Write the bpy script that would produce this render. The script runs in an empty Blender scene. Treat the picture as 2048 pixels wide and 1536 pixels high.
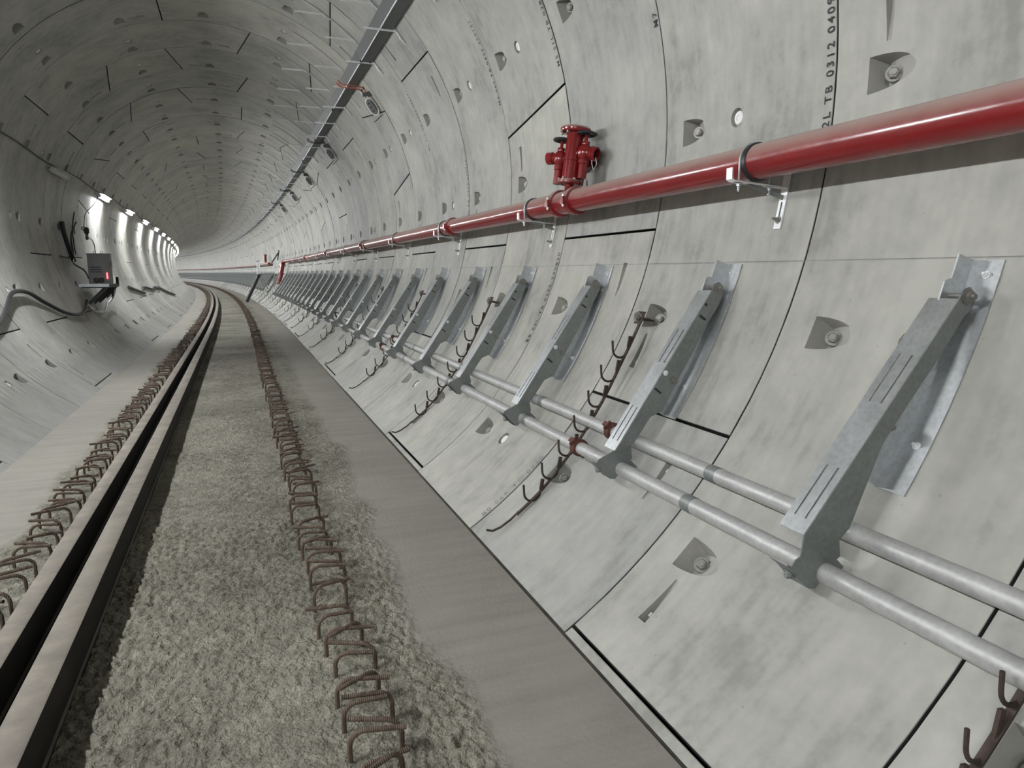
import bpy, bmesh, math, random
from math import sin, cos, pi, radians, sqrt, atan2, degrees
from mathutils import Vector, Matrix, noise
random.seed(7)
SC = bpy.context.scene
COL = SC.collection

# ------------------------------------------------------------------ camera, world, exposure
cam_d = bpy.data.cameras.new('camera'); cam = bpy.data.objects.new('camera', cam_d); COL.objects.link(cam)
cam_d.sensor_width = 36.0; cam_d.lens = 1400.87 / 2048 * 36.0; cam_d.clip_start = 0.05; cam_d.clip_end = 600
YAW, PITCH, ROLL = radians(-21.132), radians(-9.083), radians(0.093)
CM = Matrix.Rotation(YAW, 3, 'Z') @ Matrix.Rotation(PITCH, 3, 'X') @ Matrix.Rotation(ROLL, 3, 'Y')
cam.matrix_world = Matrix.Translation((0.284, 0.0, -0.861)) @ (CM @ Matrix.Rotation(radians(90), 3, 'X')).to_4x4()
SC.camera = cam
W = bpy.data.worlds.new('world'); SC.world = W; W.use_nodes = True
W.node_tree.nodes['Background'].inputs[0].default_value = (0.9, 0.95, 1, 1)
W.node_tree.nodes['Background'].inputs[1].default_value = 0.01
SC.view_settings.view_transform = 'Standard'; SC.view_settings.look = 'None'
SC.view_settings.gamma = 1.0; SC.view_settings.use_curve_mapping = False
SC.view_settings.exposure = 1.5
SC.cycles.max_bounces = 5; SC.cycles.diffuse_bounces = 4; SC.cycles.glossy_bounces = 2; SC.cycles.adaptive_threshold = 0.1
LAMP_POWER = 185.0          # emission strength of the lamp tubes

# ------------------------------------------------------------------ the tunnel's own measures
R = 2.9                     # inner radius, axis at z = 0
RW = 1.3788                 # ring width
S0 = 2.6331                 # arc length of ring joint 0
ZF = -2.4417                # floor
XF = 1.5640                 # floor half width on the lining
BEND, RC = 17.0, 720.0      # straight up to BEND, then an arc to the left
END = 205.0

def frame(s):
    if s <= BEND: return Matrix.Translation((0, s, 0))
    a = (s - BEND) / RC
    return Matrix.Translation((-RC * (1 - cos(a)), BEND + RC * sin(a), 0)) @ Matrix.Rotation(a, 4, 'Z')
def at(s, x, z): return frame(s) @ Vector((x, 0, z))
def wall(deg, off=0.0):
    return ((R - off) * cos(radians(deg)), (R - off) * sin(radians(deg)))

# ------------------------------------------------------------------ materials
def newmat(name):
    m = bpy.data.materials.new(name); m.use_nodes = True
    nt = m.node_tree; b = nt.nodes['Principled BSDF']
    return m, nt, b
def N(nt, t, **kw):
    n = nt.nodes.new(t)
    for k, v in kw.items():
        if hasattr(n, k): setattr(n, k, v)
        else: n.inputs[k].default_value = v
    return n
def link(nt, a, b): nt.links.new(a, b)
def ramp(nt, fac, stops):
    r = nt.nodes.new('ShaderNodeValToRGB'); e = r.color_ramp.elements
    e[0].position, e[0].color = stops[0][0], (*stops[0][1], 1)
    e[1].position, e[1].color = stops[-1][0], (*stops[-1][1], 1)
    for p, c in stops[1:-1]:
        x = e.new(p); x.color = (*c, 1)
    link(nt, fac, r.inputs[0]); return r.outputs[0]
def mixc(nt, fac, a, b, mode='MIX'):
    n = nt.nodes.new('ShaderNodeMix'); n.data_type = 'RGBA'; n.blend_type = mode
    for sock, v in ((n.inputs[0], fac), (n.inputs[6], a), (n.inputs[7], b)):
        if isinstance(v, (int, float)): sock.default_value = v
        elif isinstance(v, tuple): sock.default_value = (*v, 1)
        else: link(nt, v, sock)
    return n.outputs[2]
def mth(nt, op, a, b=None, c=None):
    n = nt.nodes.new('ShaderNodeMath'); n.operation = op
    for i, v in enumerate((a, b, c)):
        if v is None: continue
        if isinstance(v, (int, float)): n.inputs[i].default_value = v
        else: link(nt, v, n.inputs[i])
    return n.outputs[0]
def noise_tex(nt, vec, scale, detail=4, rough=0.55):
    n = N(nt, 'ShaderNodeTexNoise'); n.inputs['Scale'].default_value = scale
    n.inputs['Detail'].default_value = detail; n.inputs['Roughness'].default_value = rough
    link(nt, vec, n.inputs['Vector']); return n.outputs[0]
def bump(nt, b, h, strength, dist):
    n = N(nt, 'ShaderNodeBump'); n.inputs['Strength'].default_value = strength; n.inputs['Distance'].default_value = dist
    link(nt, h, n.inputs['Height']); link(nt, n.outputs[0], b.inputs['Normal'])

def mat_plain(name, col, rough=0.6, metal=0.0, var=0.12, scale=9.0, bumps=0.0, spec=0.5):
    m, nt, b = newmat(name)
    pos = N(nt, 'ShaderNodeTexCoord').outputs['Object']
    n = noise_tex(nt, pos, scale, 5)
    lo = tuple(max(0, c * (1 - var)) for c in col); hi = tuple(min(1, c * (1 + var)) for c in col)
    link(nt, ramp(nt, n, [(0.3, lo), (0.7, hi)]), b.inputs['Base Color'])
    b.inputs['Roughness'].default_value = rough; b.inputs['Metallic'].default_value = metal
    b.inputs['Specular IOR Level'].default_value = spec
    if bumps: bump(nt, b, noise_tex(nt, pos, scale * 6, 4), bumps, 0.01)
    return m

def mat_concrete():
    m, nt, b = newmat('lining concrete')
    geo = N(nt, 'ShaderNodeNewGeometry'); pos = geo.outputs['Position']
    tc = N(nt, 'ShaderNodeTexCoord').outputs['Object']
    oi = N(nt, 'ShaderNodeObjectInfo')
    # offset pattern by object so that no two segments look alike
    add = N(nt, 'ShaderNodeVectorMath', operation='ADD'); link(nt, pos, add.inputs[0])
    cmb = N(nt, 'ShaderNodeCombineXYZ'); link(nt, mth(nt, 'MULTIPLY', oi.outputs['Random'], 40.0), cmb.inputs[1]); link(nt, cmb.outputs[0], add.inputs[1])
    v = add.outputs[0]
    big = noise_tex(nt, v, 1.5, 2, 0.6); mid = noise_tex(nt, v, 9.0, 3, 0.66); fine = noise_tex(nt, v, 22.0, 1, 0.6)
    # trowel streaks running round the ring: squeeze along the tunnel
    mp = N(nt, 'ShaderNodeMapping'); mp.inputs['Scale'].default_value = (2.0, 11.0, 2.0); link(nt, v, mp.inputs['Vector'])
    st = noise_tex(nt, mp.outputs[0], 1.6, 1, 0.6)
    f = mth(nt, 'ADD', mth(nt, 'MULTIPLY', big, 0.5), mth(nt, 'ADD', mth(nt, 'MULTIPLY', mid, 0.3), mth(nt, 'MULTIPLY', st, 0.2)))
    c = ramp(nt, f, [(0.36, (0.275, 0.273, 0.247)), (0.46, (0.37, 0.367, 0.333)), (0.54, (0.42, 0.416, 0.376)), (0.64, (0.48, 0.475, 0.428))])
    # segment to segment tone
    tone = ramp(nt, oi.outputs['Random'], [(0.0, (0.91, 0.915, 0.94)), (0.5, (0.97, 0.97, 0.98)), (1.0, (1.04, 1.035, 1.0))])
    c = mixc(nt, 1.0, c, tone, 'MULTIPLY')
    # small blow holes
    vo = N(nt, 'ShaderNodeTexVoronoi'); vo.inputs['Scale'].default_value = 9.0; link(nt, v, vo.inputs['Vector'])
    hole = mth(nt, 'LESS_THAN', vo.outputs['Distance'], 0.045)
    c = mixc(nt, mth(nt, 'MULTIPLY', hole, 0.35), c, (0.16, 0.16, 0.15))
    # darker comb-edged band above the floor on the inner side of the bend
    sx = N(nt, 'ShaderNodeSeparateXYZ'); link(nt, pos, sx.inputs[0])
    left = mth(nt, 'LESS_THAN', sx.outputs[0], -0.8)
    comb = N(nt, 'ShaderNodeTexWave'); comb.wave_type = 'BANDS'; comb.bands_direction = 'Y'; comb.inputs['Scale'].default_value = 2.1
    comb.inputs['Distortion'].default_value = 0.4; link(nt, pos, comb.inputs['Vector'])
    lim = mth(nt, 'ADD', -2.16, mth(nt, 'MULTIPLY', comb.outputs['Fac'], 0.14))
    band = N(nt, 'ShaderNodeMapRange'); band.inputs['From Min'].default_value = 0.05; band.inputs['From Max'].default_value = -0.02
    link(nt, mth(nt, 'SUBTRACT', sx.outputs[2], lim), band.inputs[0])
    c = mixc(nt, mth(nt, 'MULTIPLY', mth(nt, 'MULTIPLY', left, band.outputs[0]), 0.42), c, (0.2, 0.19, 0.185))
    link(nt, c, b.inputs['Base Color'])
    b.inputs['Roughness'].default_value = 0.62; b.inputs['Specular IOR Level'].default_value = 0.35

    return m

def mat_floor():
    m, nt, b = newmat('floor concrete')
    pos = N(nt, 'ShaderNodeTexCoord').outputs['Object']
    at_ = N(nt, 'ShaderNodeAttribute'); at_.attribute_name = 'rough'
    rg = at_.outputs['Fac']
    big = noise_tex(nt, pos, 1.1, 5, 0.6); mid = noise_tex(nt, pos, 14.0, 3, 0.65); fine = noise_tex(nt, pos, 85.0, 2, 0.7)
    mp = N(nt, 'ShaderNodeMapping'); mp.inputs['Scale'].default_value = (1.0, 8.0, 1.0); link(nt, pos, mp.inputs['Vector'])
    st = noise_tex(nt, mp.outputs[0], 1.5, 4, 0.6)
    f = mth(nt, 'ADD', mth(nt, 'MULTIPLY', big, 0.45), mth(nt, 'ADD', mth(nt, 'MULTIPLY', mid, 0.4), mth(nt, 'MULTIPLY', fine, 0.15)))
    rc = ramp(nt, f, [(0.36, (0.10, 0.094, 0.074)), (0.5, (0.205, 0.194, 0.156)), (0.63, (0.31, 0.295, 0.24))])
    f2 = mth(nt, 'ADD', mth(nt, 'MULTIPLY', big, 0.5), mth(nt, 'MULTIPLY', st, 0.5))
    smc = ramp(nt, f2, [(0.3, (0.20, 0.187, 0.163)), (0.55, (0.255, 0.24, 0.21)), (0.75, (0.30, 0.282, 0.248))])
    link(nt, mixc(nt, rg, smc, rc), b.inputs['Base Color'])
    b.inputs['Roughness'].default_value = 0.85; b.inputs['Specular IOR Level'].default_value = 0.2
    h = mth(nt, 'MULTIPLY', noise_tex(nt, pos, 55.0, 2, 0.6), mth(nt, 'ADD', 0.12, rg))
    bump(nt, b, h, 0.9, 0.02)
    return m

def mat_galv(name, col=(0.55, 0.57, 0.58), rough=0.42, metal=0.75):
    m, nt, b = newmat(name)
    pos = N(nt, 'ShaderNodeTexCoord').outputs['Object']
    vo = N(nt, 'ShaderNodeTexVoronoi'); vo.inputs['Scale'].default_value = 55.0; link(nt, pos, vo.inputs['Vector'])
    n = noise_tex(nt, pos, 7.0, 5)
    f = mth(nt, 'ADD', mth(nt, 'MULTIPLY', n, 0.75), mth(nt, 'MULTIPLY', vo.outputs['Distance'], 0.3))
    link(nt, ramp(nt, f, [(0.3, tuple(c * 0.82 for c in col)), (0.7, tuple(min(1, c * 1.12) for c in col))]), b.inputs['Base Color'])
    b.inputs['Metallic'].default_value = metal
    link(nt, mth(nt, 'ADD', rough - 0.1, mth(nt, 'MULTIPLY', n, 0.2)), b.inputs['Roughness'])
    return m

def mat_red(name, dusty=True):
    m, nt, b = newmat(name)
    geo = N(nt, 'ShaderNodeNewGeometry')
    pos = geo.outputs['Position']
    red = (0.21, 0.011, 0.013)
    if dusty:
        nz = N(nt, 'ShaderNodeSeparateXYZ'); link(nt, geo.outputs['Normal'], nz.inputs[0])
        n = noise_tex(nt, pos, 14.0, 4)
        mr = N(nt, 'ShaderNodeMapRange'); mr.inputs['From Min'].default_value = -0.05; mr.inputs['From Max'].default_value = 0.8
        link(nt, mth(nt, 'ADD', nz.outputs[2], mth(nt, 'MULTIPLY', mth(nt, 'SUBTRACT', n, 0.5), 0.25)), mr.inputs[0])
        link(nt, mixc(nt, mth(nt, 'MULTIPLY', mr.outputs[0], 0.85), red, (0.42, 0.33, 0.29)), b.inputs['Base Color'])
        link(nt, mth(nt, 'ADD', 0.2, mth(nt, 'MULTIPLY', mr.outputs[0], 0.5)), b.inputs['Roughness'])
    else:
        b.inputs['Base Color'].default_value = (*red, 1); b.inputs['Roughness'].default_value = 0.18
        n = noise_tex(nt, pos, 60.0, 3); bump(nt, b, n, 0.12, 0.004)
    b.inputs['Coat Weight'].default_value = 0.3; b.inputs['Coat Roughness'].default_value = 0.12
    return m

def mat_dust_shade(name, base, dust):  # dust on upward faces; shade of the sides put into the base colour
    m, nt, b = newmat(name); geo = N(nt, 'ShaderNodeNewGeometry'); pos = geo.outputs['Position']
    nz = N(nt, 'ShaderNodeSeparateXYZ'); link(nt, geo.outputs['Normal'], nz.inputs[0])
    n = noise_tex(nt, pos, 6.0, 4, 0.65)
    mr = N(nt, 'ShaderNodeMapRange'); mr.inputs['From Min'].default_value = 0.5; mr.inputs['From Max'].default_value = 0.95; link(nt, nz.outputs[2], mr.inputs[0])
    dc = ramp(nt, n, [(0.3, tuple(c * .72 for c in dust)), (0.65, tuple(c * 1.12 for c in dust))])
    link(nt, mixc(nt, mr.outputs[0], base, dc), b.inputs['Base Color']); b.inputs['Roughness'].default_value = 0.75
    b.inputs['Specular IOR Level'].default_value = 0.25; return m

def mat_rebar():
    m, nt, b = newmat('rusty ribbed bar')
    pos = N(nt, 'ShaderNodeTexCoord').outputs['Object']
    n = noise_tex(nt, pos, 30.0, 5)
    link(nt, ramp(nt, n, [(0.3, (0.06, 0.042, 0.032)), (0.7, (0.16, 0.115, 0.085))]), b.inputs['Base Color'])
    b.inputs['Roughness'].default_value = 0.75; b.inputs['Metallic'].default_value = 0.2
    w = N(nt, 'ShaderNodeTexWave'); w.inputs['Scale'].default_value = 45.0; link(nt, pos, w.inputs['Vector'])
    bump(nt, b, w.outputs['Fac'], 0.6, 0.003)
    return m

def mat_emit(name, col, strength):
    m, nt, b = newmat(name)
    b.inputs['Base Color'].default_value = (0.9, 0.9, 0.9, 1)
    b.inputs['Emission Color'].default_value = (*col, 1); b.inputs['Emission Strength'].default_value = strength
    return m

M = dict(
    conc=mat_concrete(), floor=mat_floor(), galv=mat_galv('galvanised steel'), galvd=mat_galv('dull galvanised sheet', (0.25, 0.265, 0.26), 0.5, 0.5),
    bright=mat_galv('fresh zinc', (0.86, 0.87, 0.87), 0.35, 0.25), pipe=mat_galv('dusty galvanised pipe', (0.5, 0.5, 0.49), 0.5, 0.35),
    red=mat_red('red pipe paint'), redg=mat_red('glossy red paint', False), rebar=mat_rebar(),
    slot_shade=mat_plain('wet grime', (0.045, 0.04, 0.03), 0.5, 0, 0.5, 12), gasket=mat_plain('joint gasket', (0.03, 0.03, 0.028), 0.8), black=mat_plain('black rubber', (0.018, 0.018, 0.02), 0.45),
    bolt=mat_plain('weathered bolt', (0.28, 0.27, 0.25), 0.5, 0.6), plug=mat_plain('white plastic', (0.85, 0.85, 0.83), 0.5, 0, 0.04),
    ink=mat_plain('stencil ink', (0.035, 0.036, 0.038), 0.8, 0, 0.3), faint=mat_plain('faded ink', (0.24, 0.24, 0.235), 0.8, 0, 0.2),
    rust=mat_plain('rust brown steel', (0.055, 0.037, 0.029), 0.8, 0.1, 0.35, 30), coup=mat_plain('red oxide coupling', (0.11, 0.038, 0.026), 0.65, 0.1, 0.3, 40),
    beam=mat_dust_shade('scuffed rail steel', (0.02, 0.018, 0.016), (0.22, 0.195, 0.162)), darkst=mat_plain('dark painted steel', (0.035, 0.035, 0.036), 0.55, 0.2),
    tray=mat_galv('grey tray steel', (0.11, 0.116, 0.113), 0.55, 0.3), cab=mat_plain('grey cabinet paint', (0.13, 0.133, 0.13), 0.5, 0, 0.06),
    cable=mat_plain('dark cable sheath', (0.03, 0.03, 0.032), 0.55, 0, 0.3), orange=mat_plain('orange flexible conduit', (0.42, 0.085, 0.045), 0.5),
    white=mat_plain('white fixture housing', (0.8, 0.8, 0.8), 0.4, 0, 0.04), lamp=mat_emit('lit lamp tube', (0.95, 0.975, 1.0), LAMP_POWER),
    redlamp=mat_emit('red indicator', (1.0, 0.03, 0.05), 4.0), off=mat_plain('unlit lamp tube', (0.6, 0.6, 0.6), 0.3, 0, 0.03),
    deck=mat_plain('steel chequer deck', (0.22, 0.23, 0.22), 0.5, 0.4),
)

# ------------------------------------------------------------------ mesh helper
class MB:
    def __init__(s): s.v = []; s.f = []; s.m = []
    def add(s, vs, fs, mi=0):
        o = len(s.v); s.v += [tuple(p) for p in vs]; s.f += [tuple(i + o for i in f) for f in fs]; s.m += [mi] * len(fs); return s
    def box(s, c, d, rot=None, mi=0):
        vs = []
        for i in range(8):
            p = Vector(((i & 1) - .5, ((i >> 1) & 1) - .5, ((i >> 2) & 1) - .5)); p = Vector((p.x * d[0], p.y * d[1], p.z * d[2]))
            if rot is not None: p = rot @ p
            vs.append(p + Vector(c))
        return s.add(vs, [(0, 2, 3, 1), (4, 5, 7, 6), (0, 1, 5, 4), (2, 6, 7, 3), (0, 4, 6, 2), (1, 3, 7, 5)], mi)
    def bar(s, a, b, w, h, up=(0, 0, 1), mi=0):
        a = Vector(a); b = Vector(b); d = (b - a); L = d.length; d.normalize(); u = Vector(up); x = d.cross(u)
        if x.length < 1e-4: x = d.cross(Vector((1, 0, 0)))
        x.normalize(); u = x.cross(d); rot = Matrix((x, d, u)).transposed()
        return s.box((a + b) / 2, (w, L, h), rot, mi)
    def tube(s, path, r, n=8, cap=True, mi=0, closed=False):
        P = [Vector(p) for p in path]; k = len(P); vs = []; up = None
        rr = r if isinstance(r, (list, tuple)) else [r] * k
        for i in range(k):
            if closed: t = P[(i + 1) % k] - P[i - 1]
            else: t = P[min(i + 1, k - 1)] - P[max(i - 1, 0)]
            t.normalize()
            if up is None:
                up = Vector((0, 0, 1)) if abs(t.z) < 0.9 else Vector((1, 0, 0))
            x = t.cross(up)
            if x.length < 1e-5: x = t.cross(Vector((0, 1, 0)))
            x.normalize(); up = x.cross(t)
            for j in range(n):
                a = 2 * pi * j / n; vs.append(P[i] + (x * cos(a) + up * sin(a)) * rr[i])
        fs = []
        for i in range(k if closed else k - 1):
            i2 = (i + 1) % k
            for j in range(n):
                j2 = (j + 1) % n; fs.append((i * n + j, i * n + j2, i2 * n + j2, i2 * n + j))
        if cap and not closed: fs += [tuple(range(n))[::-1], tuple((k - 1) * n + j for j in range(n))]
        return s.add(vs, fs, mi)
    def lathe(s, prof, mat=None, n=20, mi=0):      # prof: (r, h) along local +z
        mat = mat or Matrix(); vs = []; fs = []
        for r, h in prof:
            for j in range(n):
                a = 2 * pi * j / n; vs.append(mat @ Vector((r * cos(a), r * sin(a), h)))
        for i in range(len(prof) - 1):
            for j in range(n):
                j2 = (j + 1) % n; fs.append((i * n + j, i * n + j2, (i + 1) * n + j2, (i + 1) * n + j))
        fs += [tuple(range(n))[::-1], tuple((len(prof) - 1) * n + j for j in range(n))]
        return s.add(vs, fs, mi)
    def prism(s, poly, y0, y1, mi=0):              # poly in (x, z)
        n = len(poly); area = sum(poly[i][0] * poly[(i + 1) % n][1] - poly[(i + 1) % n][0] * poly[i][1] for i in range(n))
        if area < 0: poly = poly[::-1]
        vs = [(p[0], y0, p[1]) for p in poly] + [(p[0], y1, p[1]) for p in poly]
        fs = [tuple(range(n)), tuple(range(2 * n - 1, n - 1, -1))] + [((i + 1) % n, i, n + i, n + (i + 1) % n) for i in range(n)]
        return s.add(vs, fs, mi)
    def mesh(s, name, mats, smooth=False, origin=None, auto=None):
        o = Vector(origin) if origin is not None else Vector((0, 0, 0))
        me = bpy.data.meshes.new(name); me.from_pydata([tuple(Vector(p) - o) for p in s.v], [], s.f)
        for m in (mats if isinstance(mats, (list, tuple)) else [mats]): me.materials.append(m)
        if any(s.m): me.polygons.foreach_set('material_index', s.m)
        bm = bmesh.new(); bm.from_mesh(me); bmesh.ops.recalc_face_normals(bm, faces=bm.faces); bm.to_mesh(me); bm.free()
        if smooth:
            me.polygons.foreach_set('use_smooth', [True] * len(me.polygons))
            me.set_sharp_from_angle(angle=radians(auto or 35))
        me.update(); return me

def ob(name, me, parent=None, mat=None):
    o = bpy.data.objects.new(name, me); COL.objects.link(o)
    if parent is not None: o.parent = parent
    if mat is not None: o.matrix_local = mat if parent is not None else mat
    return o
def empty(name, mat=None, kind=None):
    e = bpy.data.objects.new(name, None); COL.objects.link(e); e.empty_display_size = 0.1
    if mat is not None: e.matrix_world = mat
    if kind: e['kind'] = kind
    return e
def tag(o, label, cat=None, group=None, kind=None):
    o['label'] = label
    if cat: o['category'] = cat
    if group: o['group'] = group
    if kind: o['kind'] = kind
    return o
def copy_tree(o, mat):
    c = o.copy(); COL.objects.link(c); c.matrix_world = mat
    for ch in o.children:
        d = ch.copy(); COL.objects.link(d); d.parent = c
        for g in ch.children:
            e = g.copy(); COL.objects.link(e); e.parent = d
    return c
ORD = ['first', 'second', 'third', 'fourth', 'fifth', 'sixth', 'seventh', 'eighth', 'ninth', 'tenth', 'eleventh', 'twelfth',
       'thirteenth', 'fourteenth', 'fifteenth', 'sixteenth', 'seventeenth', 'eighteenth', 'nineteenth', 'twentieth']

def sweep(prof, s0, s1, step=1.4, closed=True, straight_step=None):
    """profile (x, z) swept along the tunnel path"""
    mb = MB(); ss = [s0]
    while ss[-1] < s1 - 1e-6:
        st = step if ss[-1] >= BEND - 1e-6 else (BEND - ss[-1] if ss[-1] < BEND < s1 else s1 - ss[-1])
        if straight_step and ss[-1] < BEND: st = min(st, straight_step)
        ss.append(min(s1, ss[-1] + max(st, 0.01)))
    n = len(prof)
    for s in ss:
        F = frame(s); mb.v += [tuple(F @ Vector((x, 0, z))) for x, z in prof]
    for i in range(len(ss) - 1):
        for j in range(n if closed else n - 1):
            j2 = (j + 1) % n; mb.f.append((i * n + j, i * n + j2, (i + 1) * n + j2, (i + 1) * n + j)); mb.m.append(0)
    if closed:
        mb.f += [tuple(range(n)), tuple((len(ss) - 1) * n + j for j in range(n))[::-1]]; mb.m += [0, 0]
    return mb
def circle_prof(x, z, r, n=16): return [(x + r * cos(2 * pi * j / n), z + r * sin(2 * pi * j / n)) for j in range(n)]

# ================================================================== LINING: rings of segments
# a segment mesh is made in angle/width space round theta = 0 (theta measured from +x in the xz plane)
GAPC, GAPL = 0.0072, 0.012          # half gaps: ring joints, longitudinal joints
def cyl(t, y, off=0.0): return ((R + off) * cos(radians(t)), y, (R + off) * sin(radians(t)))

def zip_loops(mb, A, B, mi=0):
    """triangle band between outer loop A and inner loop B (lists of (angle, index)), both sorted by angle"""
    A = sorted(A); B = sorted(B); na, nb = len(A), len(B); i = j = 0
    while i < na or j < nb:
        a0 = A[i % na][1]; b0 = B[j % nb][1]
        ta = A[(i + 1) % na][0] + (2 * pi if i + 1 >= na else 0); tb = B[(j + 1) % nb][0] + (2 * pi if j + 1 >= nb else 0)
        if j >= nb or (i < na and ta <= tb):
            mb.f.append((a0, A[(i + 1) % na][1], b0)); mb.m.append(mi); i += 1
        else:
            mb.f.append((a0, B[(j + 1) % nb][1], b0)); mb.m.append(mi); j += 1

YL = [0.0, 0.165, 0.235, 0.44, 0.56, 0.68, 0.765, 0.835, 0.885, 1.0]
def segment_mesh(name, h0, h1, k0, k1, bolts_in=True, upper_far=False):
    """h0/h1: half angles at mid width of lower/upper edge; k0/k1: skew (deg from near to far edge)"""
    mb = MB(); gl = degrees(GAPL / R)
    def lo(v): return -h0 + gl + k0 * (v - .5)
    def hi(v): return h1 - gl + k1 * (v - .5)
    centers = [c for c in (-22.5, 0, 22.5) if abs(c) < h1 - 5 or c == 0]
    lines = set()
    for c in centers: lines |= {c - 2.4, c + 2.4}
    lines |= {-1.6, 1.6}
    slots = []
    if h1 > 20:
        slots = [(-h0 + 4.1, -h0 + 9.3, +1), (h1 - 9.3, h1 - 4.1, -1)]
        for a, b_, _ in slots: lines |= {a, b_}
    lines = sorted(lines)
    full = [None] + lines + [None]
    # fill long spans
    T = [None]
    prev = lo(.5)
    for t in lines + [hi(.5)]:
        nsub = max(1, int((t - prev) / 2.6 + .5))
        for q in range(1, nsub): T.append(prev + (t - prev) * q / nsub)
        T.append(t); prev = t
    T[-1] = None
    nT, nY = len(T), len(YL); idx = {}
    ys = [GAPC + (RW - 2 * GAPC) * v for v in YL]
    def th(i, v): return lo(v) if i == 0 else hi(v) if i == nT - 1 else T[i]
    for i in range(nT):
        for j in range(nY):
            idx[i, j] = len(mb.v); mb.v.append(cyl(th(i, YL[j]), ys[j]))
    ti = {round(t, 4): i for i, t in enumerate(T) if t is not None}
    holes = []
    for c in centers: holes.append(('pocket', ti[round(c - 2.4, 4)], ti[round(c + 2.4, 4)], 5, 8, c, 0))
    holes.append(('plug', ti[-1.6], ti[1.6], 3, 4, 0.0, 0))
    for a, b_, d in slots:
        for j0 in ((6,) if d > 0 or upper_far else (1,)): holes.append(('slot', ti[round(a, 4)], ti[round(b_, 4)], j0, j0 + 1, (a + b_) / 2, d))
    used = set()
    for kind, i0, i1, j0, j1, c, d in holes:
        for i in range(i0, i1):
            for j in range(j0, j1): used.add((i, j))
    for i in range(nT - 1):
        for j in range(nY - 1):
            if (i, j) not in used: mb.f.append((idx[i, j], idx[i + 1, j], idx[i + 1, j + 1], idx[i, j + 1])); mb.m.append(0)
    m2d = R * pi / 180
    for kind, i0, i1, j0, j1, c, d in holes:
        tc = (th(i0, .5) + th(i1, .5)) / 2; yc = (ys[j0] + ys[j1]) / 2
        if kind == 'pocket':
            # D outline, flat side towards the far joint
            yf = RW * 0.866; L = 0.235; hw = 1.52
            out = [(c - hw, yf), (c - hw * .5, yf), (c, yf), (c + hw * .5, yf), (c + hw, yf)]
            for q in (0.12, .25, .4, .55, .7, .83, .93, 1.0):
                out.append((c + hw * sqrt(max(0, 1 - q ** 2.2)), yf - L * q))
            for q in (.93, .83, .7, .55, .4, .25, .12):
                out.append((c - hw * sqrt(max(0, 1 - q ** 2.2)), yf - L * q))
            yc = yf - L * .45
        elif kind == 'plug':
            out = [(c + degrees(0.052 / R) * cos(2 * pi * q / 14), RW * .5 + 0.052 * sin(2 * pi * q / 14)) for q in range(14)]; yc = RW * .5
        else:
            a, b_ = T[i0] + .25, T[i1] - .25; yw = 0.026
            e0, e1 = (a, b_) if d > 0 else (b_, a)
            out = [(e0, yc - yw), (e0, yc), (e0, yc + yw)] + [(e0 + (e1 - e0) * q, yc + yw * (1 - .55 * q)) for q in (.33, .66, 1)] + [(e0 + (e1 - e0) * q, yc - yw * (1 - .55 * q)) for q in (1, .66, .33)]
        tc = c
        def angof(t, y): return atan2((y - yc) / (RW * (YL[j1] - YL[j0])), (t - tc) * m2d / ((th(i1, .5) - th(i0, .5)) * m2d))
        B = []
        for t, y in out:
            B.append((angof(t, y), len(mb.v))); mb.v.append(cyl(t, y))
        A = []
        ring = [(i, j0) for i in range(i0, i1)] + [(i1, j) for j in range(j0, j1)] + [(i, j1) for i in range(i1, i0, -1)] + [(i0, j) for j in range(j1, j0, -1)]
        for i, j in ring: A.append((angof(th(i, YL[j]), ys[j]), idx[i, j]))
        zip_loops(mb, A, B)
        top = [b[1] for b in B]; n = len(out); low = []
        if kind == 'pocket':
            for t, y in out:                       # floor: deep at the bearing face, ramping out
                q = (yf - y) / L; dep = 0.11 * (1 - q) ** 0.8
                sh = 1 - .28 * (1 - q)
                low.append(len(mb.v)); mb.v.append(cyl(c + (t - c) * sh, y - 0.012 * (q < .01), max(0.002, dep)))
        elif kind == 'plug':
            for t, y in out: low.append(len(mb.v)); mb.v.append(cyl(t, y, 0.03))
        else:
            for t, y in out:
                q = abs(t - e0) / abs(e1 - e0); low.append(len(mb.v)); mb.v.append(cyl(t, y, 0.003 + 0.05 * (1 - q)))
        for q in range(n):
            q2 = (q + 1) % n; mb.f.append((top[q], top[q2], low[q2], low[q])); mb.m.append(0)
        # floor of the hole
        ci = len(mb.v)
        if kind == 'pocket': mb.v.append(cyl(c, yf - L * .35, 0.085))
        elif kind == 'plug': mb.v.append(cyl(c, yc, 0.03))
        else: mb.v.append(cyl((e0 + e1) / 2, yc, 0.030))
        for q in range(n): mb.f.append((low[q], low[(q + 1) % n], ci)); mb.m.append(0)
        if bolts_in and kind == 'pocket': add_bolt(mb, c, 1)
        if bolts_in and kind == 'plug': add_plug(mb, 2)
        if kind == 'slot':
            e = e0 + (0.9 if d > 0 else -0.9)
            for dy in (-.011, .011): mb.box(cyl(e, yc + dy, 0.032), (.02, .012, .02), Matrix.Rotation(-radians(e), 3, 'Y'), 3)
    # edges: small chamfer and return into the joint
    border = [(i, 0) for i in range(nT)] + [(nT - 1, j) for j in range(1, nY)] + [(i, nY - 1) for i in range(nT - 2, -1, -1)] + [(0, j) for j in range(nY - 2, 0, -1)]
    rim = []; deep = []
    for i, j in border:
        t = th(i, YL[j]); y = ys[j]; dt = 0; dy = 0
        if i == 0: dt = -degrees(.0035 / R)
        if i == nT - 1: dt = degrees(.0035 / R)
        if j == 0: dy = -.0015
        if j == nY - 1: dy = .0015
        rim.append(len(mb.v)); mb.v.append(cyl(t + dt, y + dy, 0.003)); deep.append(len(mb.v)); mb.v.append(cyl(t + dt, y + dy, 0.14))
    nb = len(border)
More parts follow.
